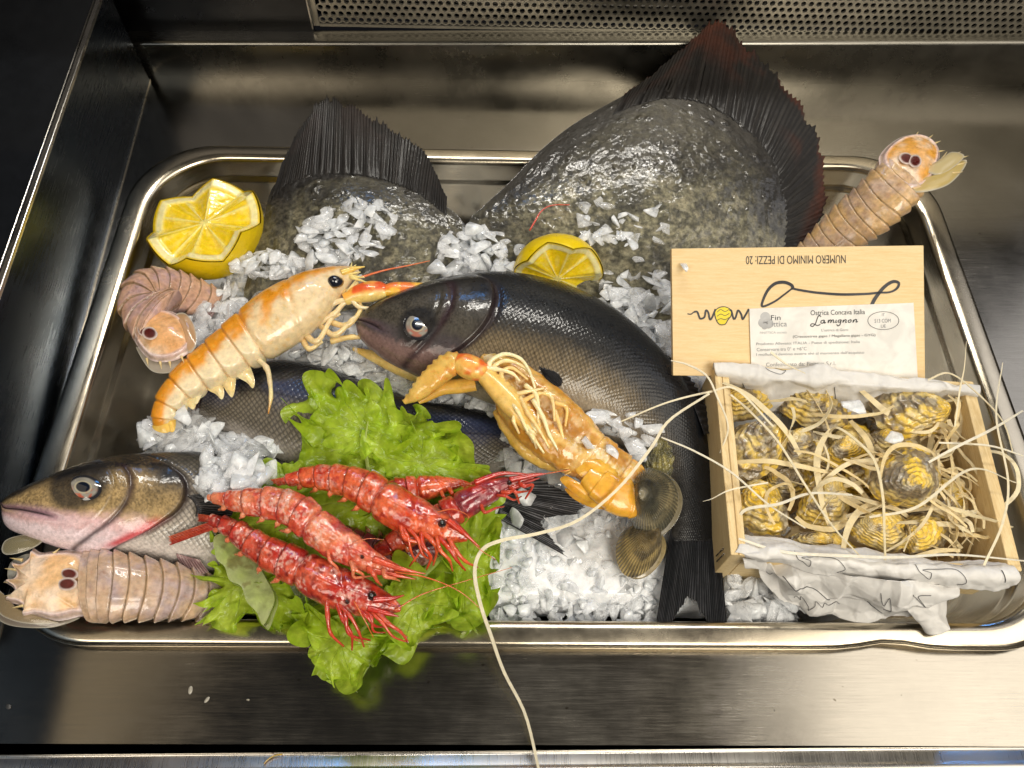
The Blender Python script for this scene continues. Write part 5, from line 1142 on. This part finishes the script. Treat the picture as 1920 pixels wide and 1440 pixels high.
mantis('mantis shrimp standing up over the back right rim with its spiny tail in the air',
       [(1692, 332, 47, 3.8), (1678, 348, 48, 3.6), (1655, 372, 47, 3.2), (1630, 395, 45, 2.6), (1603, 415, 43, 2.0), (1578, 437, 41, 1.4), (1553, 460, 38, .8), (1530, 482, 36, .3), (1505, 505, 32, -.2)],
       [(1648, 305), (1658, 280), (1688, 258), (1722, 252), (1748, 262), (1762, 285), (1756, 315), (1742, 345), (1712, 362), (1672, 345)],
       [(1700, 297, 11, 8, .3), (1716, 302, 9, 9, .3)],
       [([(1700, 345), (1725, 335), (1765, 325), (1790, 305), (1812, 300), (1806, 318), (1780, 345), (1745, 358), (1712, 360)], .22, 4.2, (.78, .60, .22)), ([(1735, 318), (1760, 300), (1785, 285), (1808, 292), (1790, 312), (1760, 328)], .18, 4.4, (.80, .66, .34))],
       [((1716, 258), (1722, 246)), ((1738, 262), (1750, 252)), ((1750, 270), (1764, 264)), ((1755, 285), (1772, 282)), ((1785, 292), (1802, 284)), ((1795, 298), (1816, 292)), ((1792, 310), (1814, 304)), ((1785, 325), (1806, 322)), ((1765, 300), (1776, 284))], 11, 92, 4.1, telcol=(.66, .32, .05), tint=(.06, .02, -.04))
mantis('mantis shrimp curled on the left in the tray, orange tail plate facing front',
       [(300, 600, 58, 1.6), (282, 585, 52, 1.6), (272, 565, 46, 1.5), (283, 548, 40, 1.3), (310, 542, 34, 1.0), (340, 548, 32, .5), (372, 560, 30, -.1), (405, 575, 28, -.8)],
       [(246, 605), (262, 588), (300, 580), (338, 592), (362, 620), (366, 645), (350, 665), (320, 678), (285, 676), (262, 655), (248, 628)],
       [(281, 625, 11, 9, .2), (266, 618, 6, 9, -.3)],
       [([(330, 590), (348, 588), (364, 610), (368, 645), (355, 662), (345, 640), (338, 612)], .2, 1.9, (.72, .44, .22)), ([(255, 650), (290, 682), (325, 684), (345, 672), (340, 690), (310, 700), (280, 692)], .12, 1.5, (.62, .54, .44))],
       [((275, 672), (278, 686)), ((300, 678), (303, 692)), ((318, 678), (320, 690)), ((340, 668), (345, 680)), ((235, 575), (230, 582)), ((236, 595), (230, 604))], 12, 93, 1.75, tint=(.05, -.01, .02), telcol=(.70, .38, .16))
# ------------------------------------------------------------------ lettuce
def leaf(label, blades, parent_loc, ribs, seed, z0):
    t = thing('lettuce_leaf', label, 'lettuce leaf', parent_loc, 'frilly lettuce leaves')
    for bi, (out, cen, zc, zr, amp, freq) in enumerate(blades):
        n = 620; nt = 46; o = closed(out, n); Wd = W(o[:, 0], o[:, 1], resample(zr, n) if np.ndim(zr) else zr); c = W(cen[0], cen[1], zc)
        # arclength phase so the frill has even pitch along the edge
        s = np.r_[0, np.cumsum(np.linalg.norm(np.diff(Wd, axis=0), axis=1))]; Lr = s[-1]; nf = max(5, round(Lr*freq*.72)); ph = 2*math.pi*s/Lr
        tg = unit(np.roll(Wd, -1, 0)-np.roll(Wd, 1, 0)); T = 1-(1-np.linspace(0, 1, nt))**1.7; nr = unit(Wd-c)
        g = np.random.default_rng(seed+bi)
        w1 = np.sin(ph*nf+1.5*np.sin(ph*3+g.random()*6)+g.random()*6); w2 = np.sin(ph*(nf*2+1)+2*np.sin(ph*5)+g.random()*6); w3 = np.sin(ph*(nf*4+5)+g.random()*6); q1 = np.cos(ph*nf+1.5*np.sin(ph*3+1)+g.random()*6)
        edge = 1+.035*w2+.018*w3+.016*np.sin(ph*nf*7)*(.5+.5*np.sin(ph*3))
        amp = amp*1.35; P = c+(Wd[None]-c)*(T[:, None]*(1+(edge-1)[None]*T[:, None]**4))[..., None]
        t4 = (T**6)[:, None]; t8 = (T**14)[:, None]
        P = P+np.array([0, 0, 1.])*(amp*(w1*t4*1.0+w2*t8*.60+w3*t8*.26))[..., None] + tg[None]*(amp*(.95*q1*t8+.60*np.cos(ph*(nf*2+3)+1)*t8))[..., None]
        P = P+nr[None]*(amp*.35*w2*t8)[..., None]
        P[..., 2] += 1.0*(fbm(P, .55, 4, seed+bi)-.5)+.22*(fbm(P, 1.7, 3, seed+bi+4)-.5)
        # veins
        TT, PH = np.meshgrid(T, ph, indexing='ij'); v = np.abs(np.sin(PH*5+.8*(fbm(P, .5, 2, seed)-.5)*6))
        vein = np.exp(-(v/.06)**2)*sstep(1, .5, TT); P[..., 2] -= .06*vein
        n1 = fbm(P, .7, 4, seed+9); n2 = fbm(P, 2.6, 3, seed+10)
        C = mixc((.46, .63, .03), (.62, .78, .08), sstep(.3, .7, n1)); C = mixc(C, (.28, .46, .014), sstep(.5, .72, n2)*.4); C = mixc(C, (.55, .66, .16), vein*.6); C = mixc(C, (.52, .64, .10), sstep(.25, 0, TT)*.5)
        C = mixc(C, (.24, .44, .015), sstep(.93, 1, TT)*.35)
        mesh('blade', P.reshape(-1, 3), grid_faces(nt, n, True), M_LEAF, t, C)
    for pts, w, cl in ribs:
        p = P3(pts); b = Bag(); tube(b, p, w, cl, 50, 14, flat=.35); b.build('midrib', M_LEAF, t)
    return t
leaf('large frilly green lettuce leaf standing up behind the red prawns', [
    ([(548, 772), (565, 742), (605, 722), (655, 722), (700, 720), (745, 750), (790, 768), (835, 798), (868, 830), (895, 865), (918, 900), (915, 935), (880, 920), (840, 935), (780, 940), (720, 930), (660, 900), (610, 885), (575, 865), (570, 820)], (720, 850), .9, 1.45, .50, .55),
    ([(590, 760), (640, 735), (690, 745), (740, 770), (770, 800), (745, 850), (690, 860), (640, 850), (600, 820)], (680, 800), 1.2, 1.4, .36, .7),
    ([(690, 800), (760, 790), (830, 830), (880, 880), (890, 915), (830, 915), (760, 905), (700, 880)], (790, 865), 1.3, 1.3, .45, .7)],
    W(720, 850, .2), [([(700, 940, .9), (690, 880, 1.25), (685, 830, 1.5), (690, 790, 1.6)], [.12, .10, .07, .03], (.55, .64, .2))], 5, .8)
leaf('wide green lettuce leaf under the prawns, its tip hanging over the front rim', [
    ([(560, 1150), (590, 1120), (600, 1060), (640, 1000), (720, 960), (820, 945), (900, 950), (925, 1000), (925, 1060), (918, 1120), (905, 1175), (860, 1170), (810, 1150), (790, 1190), (770, 1225), (720, 1220), (690, 1265), (650, 1290), (610, 1262), (575, 1215)], (740, 1080), .2, [1.0, .9, .8, .6, .5, .5, .8, 1.0, 1.0, 1.0, 1.0, 1.0, 1.1, 1.1, 1.0, 1.0, 1.1], .50, .5),
    ([(840, 960), (890, 950), (925, 975), (928, 1040), (920, 1100), (905, 1160), (870, 1165), (850, 1100), (835, 1040)], (875, 1060), 1.2, 1.2, .50, .8),
    ([(760, 1060), (820, 1080), (850, 1130), (830, 1170), (790, 1190), (765, 1215), (735, 1190), (720, 1130)], (780, 1130), 1.3, 1.3, .45, .7),
    ([(570, 1140), (620, 1155), (680, 1180), (720, 1200), (700, 1250), (655, 1288), (610, 1262), (580, 1210)], (640, 1205), 1.7, 1.3, .32, .8)],
    W(720, 1090, .2), [([(860, 1000, .7), (800, 1070, .9), (730, 1130, 1.1), (670, 1190, 1.9)], [.2, .2, .15, .05], (.50, .62, .15))], 15, .5)
lf = leaf('torn yellow green lettuce leaf with a pale bruised stem at the lower left', [
    ([(402, 1012), (430, 1008), (470, 1040), (520, 1080), (560, 1130), (556, 1172), (500, 1176), (470, 1150), (440, 1176), (395, 1172), (378, 1160), (410, 1130), (425, 1110), (395, 1138), (378, 1130), (408, 1095), (370, 1085), (362, 1076), (395, 1070), (405, 1045)], (450, 1095), 1.0, .9, .30, .8),
    ([(455, 905), (490, 885), (560, 880), (640, 900), (690, 960), (660, 1030), (600, 1080), (520, 1095), (450, 1075), (415, 1030), (425, 960)], (550, 985), 1.5, 1.2, .25, .6),
    ([(460, 900), (475, 885), (510, 872), (550, 870), (580, 885), (600, 910), (560, 930), (520, 940), (480, 930), (462, 918)], (530, 905), 1.0, 1.0, .34, .8)],
    W(450, 1095, .2), [], 25, .9)

V, F, C = pillow([(400, 1006), (425, 1000), (452, 1022), (480, 1052), (498, 1082), (516, 1120), (508, 1150), (494, 1174), (482, 1150), (462, 1128), (452, 1100), (430, 1088), (420, 1062), (404, 1045)], .10, 40, 1.75, n=160, back=.5,
    dispf=lambda T, TH, P: .6*(fbm(P, .9, 3, 8)-.5)+.05*np.sin(P[..., 0]*5+P[..., 1]*2)-.3*(8.5-P[..., 1])*.25, colf=lambda T, TH, P: mixc(mixc((.46, .56, .14), (.62, .66, .36), fbm(P, 1.5, 3, 5)), (.26, .20, .06), sstep(.58, .72, fbm(P, 2.2, 4, 9))*.6))
mesh('pale_stem', V, F, M_LEAF, lf, C)
# ------------------------------------------------------------------ ice
from mathutils import noise as mn
def shard_proto(seed, flatness, round_=0.0):
    g = np.random.default_rng(seed); m = g.integers(7, 12)
    import bmesh
    bm = bmesh.new(); pts = g.normal(0, 1, (m, 3)); pts = unit(pts)*g.uniform(.6, 1.0, (m, 1)); pts *= [1, g.uniform(.5, .95), flatness]
    for p in pts: bm.verts.new(p)
    r = bmesh.ops.convex_hull(bm, input=bm.verts)
    bmesh.ops.delete(bm, geom=[v for v in bm.verts if not v.link_faces], context='VERTS')
    bmesh.ops.bevel(bm, geom=list(bm.edges), offset=.06+.08*round_, segments=1, affect='EDGES', clamp_overlap=True)
    bm.verts.index_update(); V = np.array([v.co[:] for v in bm.verts]); F = [[v.index for v in f.verts] for f in bm.faces]; bm.free()
    return V, F
PROT = [shard_proto(i, fl) for i, fl in enumerate([.16, .22, .14, .3, .2, .38, .15, .26, .2, .32, .12, .24])]
PROR = [shard_proto(50+i, .75, 1) for i in range(8)]
def rot_rand(g, tilt=.6):
    a = g.uniform(0, 6.283); Rz = np.array([[math.cos(a), -math.sin(a), 0], [math.sin(a), math.cos(a), 0], [0, 0, 1]])
    ax = unit(np.r_[g.normal(0, 1, 2), 0][None])[0]; q = g.normal(0, tilt); return np.array(Matrix.Rotation(q, 3, Vector(ax)))@Rz
def inpoly(x, y, poly):
    poly = np.asarray(poly, float); c = False; j = len(poly)-1
    for i in range(len(poly)):
        if (poly[i, 1] > y) != (poly[j, 1] > y) and x < (poly[j, 0]-poly[i, 0])*(y-poly[i, 1])/(poly[j, 1]-poly[i, 1])+poly[i, 0]: c = not c
        j = i
    return c
# packed bed: height field over the ice-filled part of the tray
BED = [(250, 860), (262, 790), (330, 700), (350, 600), (400, 540), (420, 470), (470, 400), (600, 380), (860, 400), (900, 420), (1250, 420), (1400, 430), (1560, 470), (1620, 560), (1650, 700), (1700, 900), (1690, 1060), (1520, 1140), (1490, 1185), (280, 1185), (240, 1150), (225, 1000)]
bw = np.array([W(x, y, -2.2)[:2] for x, y in BED])
nx, ny = 230, 150; X, Y = np.meshgrid(np.linspace(-23.8, 23.5, nx), np.linspace(1.9, 30.6, ny), indexing='ij')
def sdist(X, Y, poly):
    d = np.full(X.shape, 1e9); ins = np.zeros(X.shape, bool); j = len(poly)-1
    for i in range(len(poly)):
        a, c = poly[j], poly[i]; e = c-a; w = np.stack([X-a[0], Y-a[1]], -1); t = np.clip((w@e)/(e@e), 0, 1); d = np.minimum(d, np.hypot(w[..., 0]-e[0]*t, w[..., 1]-e[1]*t))
        cond = (c[1] > Y) != (a[1] > Y); xx = (a[0]-c[0])*(Y-c[1])/(a[1]-c[1]+1e-12)+c[0]; ins ^= cond & (X < xx); j = i
    return np.where(ins, d, -d)
def bedz(X, Y):
    sd = sdist(X, Y, bw); P = np.stack([X, Y, 0*X], -1)
    z = -6.2+4.7*sstep(-1.4, 1.6, sd)+.9*(fbm(P, .32, 3, 3)-.5)*sstep(-1, 2, sd)+.35*(fbm(P, 1.3, 3, 4)-.5)
    z += 1.0*np.exp(-((X-1.5)/7)**2-((Y-3.6)/2.8)**2)*sstep(0, 1.5, sd)           # heaped at the front rim
    z += 1.0*np.exp(-((X+3.6)/2.5)**2-((Y-22.5)/2.5)**2)+.8*np.exp(-((X-5.5)/2.2)**2-((Y-17.5)/4)**2)
    return z
Z = bedz(X, Y); o = mesh('packed_ice', np.stack([X, Y, Z], -1).reshape(-1, 3), grid_faces(nx, ny), M_SNOW, None); tag(o, 'packed crushed ice filling the steel tray', 'ice', kind='stuff')
g = np.random.default_rng(12)
bag = Bag()
def drop(bag, c, size, g, tilt=.5, rnd=False):
    V, F = (PROR if rnd else PROT)[g.integers(0, len(PROR if rnd else PROT))]; bag.add((V*size*g.uniform(.8, 1.15, 3))@rot_rand(g, tilt).T+c, F)
cnt = 0
while cnt < 2600:
    x, y = g.uniform(-23.5, 23.3), g.uniform(2.0, 30)
    s = float(sdist(np.array([[x]]), np.array([[y]]), bw)[0, 0])
    if s < -.4 or (s < 1 and g.random() > .5): continue
    if x > 10.5 and y < 12: 
        if g.random() > .25: cnt += 1; continue
    fine = -6 < x < 9 and y < 7.5
    z = float(bedz(np.array([[x]]), np.array([[y]]))[0, 0]); sz = g.uniform(.28, .6) if fine else (g.uniform(.35, .75) if g.random() < .7 else g.uniform(.75, 1.15))
    drop(bag, np.array([x, y, z+g.uniform(-.05, .35)]), sz, g, .45, fine and g.random() < .7); cnt += 1
# heaps that show between the animals: polygon (px), count, z range, size range
HEAPS = [([(560, 430), (600, 400), (650, 370), (720, 370), (735, 420), (720, 470), (640, 500), (570, 500)], 110, (.7, 1.6), (.3, .75)),
         ([(480, 470), (560, 490), (640, 520), (700, 560), (620, 500), (500, 520)], 60, (-.2, .7), (.3, .7)),
         ([(822, 440), (880, 425), (950, 440), (985, 470), (960, 530), (870, 530), (815, 500)], 110, (-.7, .8), (.3, .7)),
         ([(1050, 370), (1240, 340), (1260, 470), (1180, 480), (1060, 430)], 60, (.9, 1.7), (.25, .6)),
         ([(1140, 480), (1250, 480), (1258, 700), (1210, 620), (1120, 570)], 100, (-.9, .6), (.35, .8)),
         ([(350, 600), (420, 540), (480, 560), (520, 560), (440, 620), (375, 670)], 85, (-.9, .5), (.35, .75)),
         ([(540, 660), (620, 650), (700, 670), (780, 720), (800, 750), (700, 730), (640, 700)], 75, (-1.0, -.2), (.4, .85)),
         ([(270, 790), (330, 780), (420, 800), (520, 830), (540, 870), (470, 890), (380, 860), (270, 850)], 130, (-1.2, .3), (.4, .95)),
         ([(380, 850), (520, 860), (500, 930), (400, 930)], 55, (-.5, .8), (.35, .8)),
         ([(820, 740), (960, 745), (1000, 860), (1060, 900), (960, 900), (900, 800)], 60, (-1.2, -.3), (.35, .8)),
         ([(1090, 760), (1180, 770), (1240, 820), (1200, 850), (1130, 800)], 45, (.3, 1.5), (.35, .8)),
         ([(960, 900), (1100, 950), (1170, 960), (1150, 1080), (1000, 1060), (940, 1000)], 120, (-1.6, -.8), (.35, .85)),
         ([(1350, 1070), (1500, 1080), (1500, 1170), (1365, 1170)], 110, (-1.6, -.4), (.3, .7)),
         ([(440, 480), (500, 470), (500, 520), (440, 520)], 14, (-.2, .6), (.35, .75)),
         ([(330, 700), (430, 720), (520, 690), (480, 760), (380, 780)], 20, (-1.2, -.4), (.35, .7)),
         ([(375, 850), (450, 852), (500, 880), (480, 910), (430, 930), (385, 925)], 75, (1.6, 2.5), (.35, .75)),
         ([(930, 1060), (1230, 1080), (1228, 1170), (930, 1172)], 260, (-1.5, -.6), (.22, .5))]
for poly, n, zr, sr in HEAPS:
    p = np.array(poly); k = 0
    while k < n:
        x, y = g.uniform(p[:, 0].min(), p[:, 0].max()), g.uniform(p[:, 1].min(), p[:, 1].max())
        if not inpoly(x, y, poly): continue
        drop(bag, W(x, y, g.uniform(*zr)), g.uniform(*sr)*1.55, g, .5); k += 1
o = bag.build('crushed_ice', M_ICE, None, True); o.data.materials.append(M_CLEARICE)
_vn = np.repeat(np.arange(len(bag.V)), [len(v) for v in bag.V]); _cl = np.random.default_rng(4).random(len(bag.V)) < .5
_first = np.array([p.vertices[0] for p in o.data.polygons]); o.data.polygons.foreach_set('material_index', _cl[_vn[_first]].astype(np.int32)); tag(o, 'loose crushed ice flakes heaped around the fish and shellfish', 'ice', kind='stuff')
# a few pieces one can tell apart
def chip(label, x, y, z, size, seed, tilt=.15):
    gg = np.random.default_rng(seed); b = Bag(); drop(b, W(x, y, z), size, gg, tilt); V = np.vstack(b.V); c = W(x, y, z)
    o = mesh('ice_chip', V-c, b.F, M_ICE, None, smooth=True); o.location = Vector(c)*S; tag(o, label, 'ice chip', 'single ice chips')
chip('melting ice chip stuck on the upper left corner of the wooden lid', 1282, 502, 5.15, .5, 1)
chip('flat round ice chip among the oysters near the back paper fold', 1603, 765, 2.4, .9, 3)
chip('clear ice chip in front of the grey ringed oyster', 1672, 822, 2.6, .75, 4)
chip('large pale ice chip leaning on the belly of the big bass near the shaving', 1125, 782, 1.6, .95, 5)
chip('ice chip on the tail fin of the lower left bass', 985, 925, .05, 1.05, 6)
chip('long ice sliver lying across the belly-up langoustine', 1105, 838, 3.0, .75, 7)
chip('second pale ice sliver on the langoustine abdomen, nearer the clams', 1150, 850, 2.9, .6, 8)
chip('blue white ice chip standing on the small turbot', 700, 395, 1.9, .85, 9)
chip('ice chip wedged under the tail end of the orange langoustine', 345, 778, 1.0, .8, 10)
chip('ice chip in the lettuce fold just behind the prawns', 705, 890, 1.9, .55, 12)
chip('ice chip beside the white-lit rim of the lemon half in the corner', 468, 490, .6, .75, 13)

# ------------------------------------------------------------------ small leftovers
def bit(nm, label, cat, pts, r, col, mat, flat=1.0, jn=40):
    p = P3(pts); b = Bag(); tube(b, p, r, col, jn, 6, flat=flat); V = np.vstack(b.V); t = p[0]
    o = mesh(nm, V-t, b.F, mat, None, np.vstack(b.C)); o.location = Vector(t)*S; tag(o, label, cat)
bit('broken_feeler', 'broken red prawn feeler bent over the lower part of the large turbot', 'feeler', [(993, 432, 1.3), (1003, 415, 1.4), (1015, 396, 1.5), (1035, 385, 1.6), (1068, 384, 1.7)], [.05, .06, .05, .04, .03], np.array([.55, .06, .03]), M_PRAWN)
bit('broken_feeler', 'thin orange feeler piece lying on the steel near the bottom left edge', 'feeler', [(495, 1432, ZD+.05), (505, 1422, ZD+.05), (518, 1416, ZD+.05), (530, 1414, ZD+.05)], .025, np.array([.60, .34, .05]), M_PRAWN)
for lab, x, y, w_, h_, a in (('larger pale fish scale stuck on the steel counter below the lettuce, left', 357, 1294, 4, 8, .2), ('slanting pale fish scale on the steel counter next to the larger one', 388, 1312, 3, 7, .7), ('tiny pale scale on the steel counter nearest the lettuce tip', 465, 1312, 3, 2, 0), ('dark crumb on the steel counter at far left under the tray', 16, 1325, 5, 5, 0)):
    c = W(x, y, ZD); q = [(x+w_*math.cos(t)*math.cos(a)-h_*math.sin(t)*math.sin(a), y+w_*math.cos(t)*math.sin(a)+h_*math.sin(t)*math.cos(a)) for t in np.linspace(0, 6.283, 7, endpoint=False)+.3]
    V, F, C = pillow(q, .05, 6, ZD+.03, n=24, back=.5, colf=lambda T, TH, Q: mixc((.26, .24, .19), (.42, .39, .33), fbm(Q, 6, 2, x)) if 'dark' not in lab else np.full(Q.shape, .06))
    o = mesh('fish_scale' if 'scale' in lab else 'crumb', V-c, F, M_FISH, None, C); o.location = Vector(c)*S; tag(o, lab, 'scale' if 'scale' in lab else 'crumb')
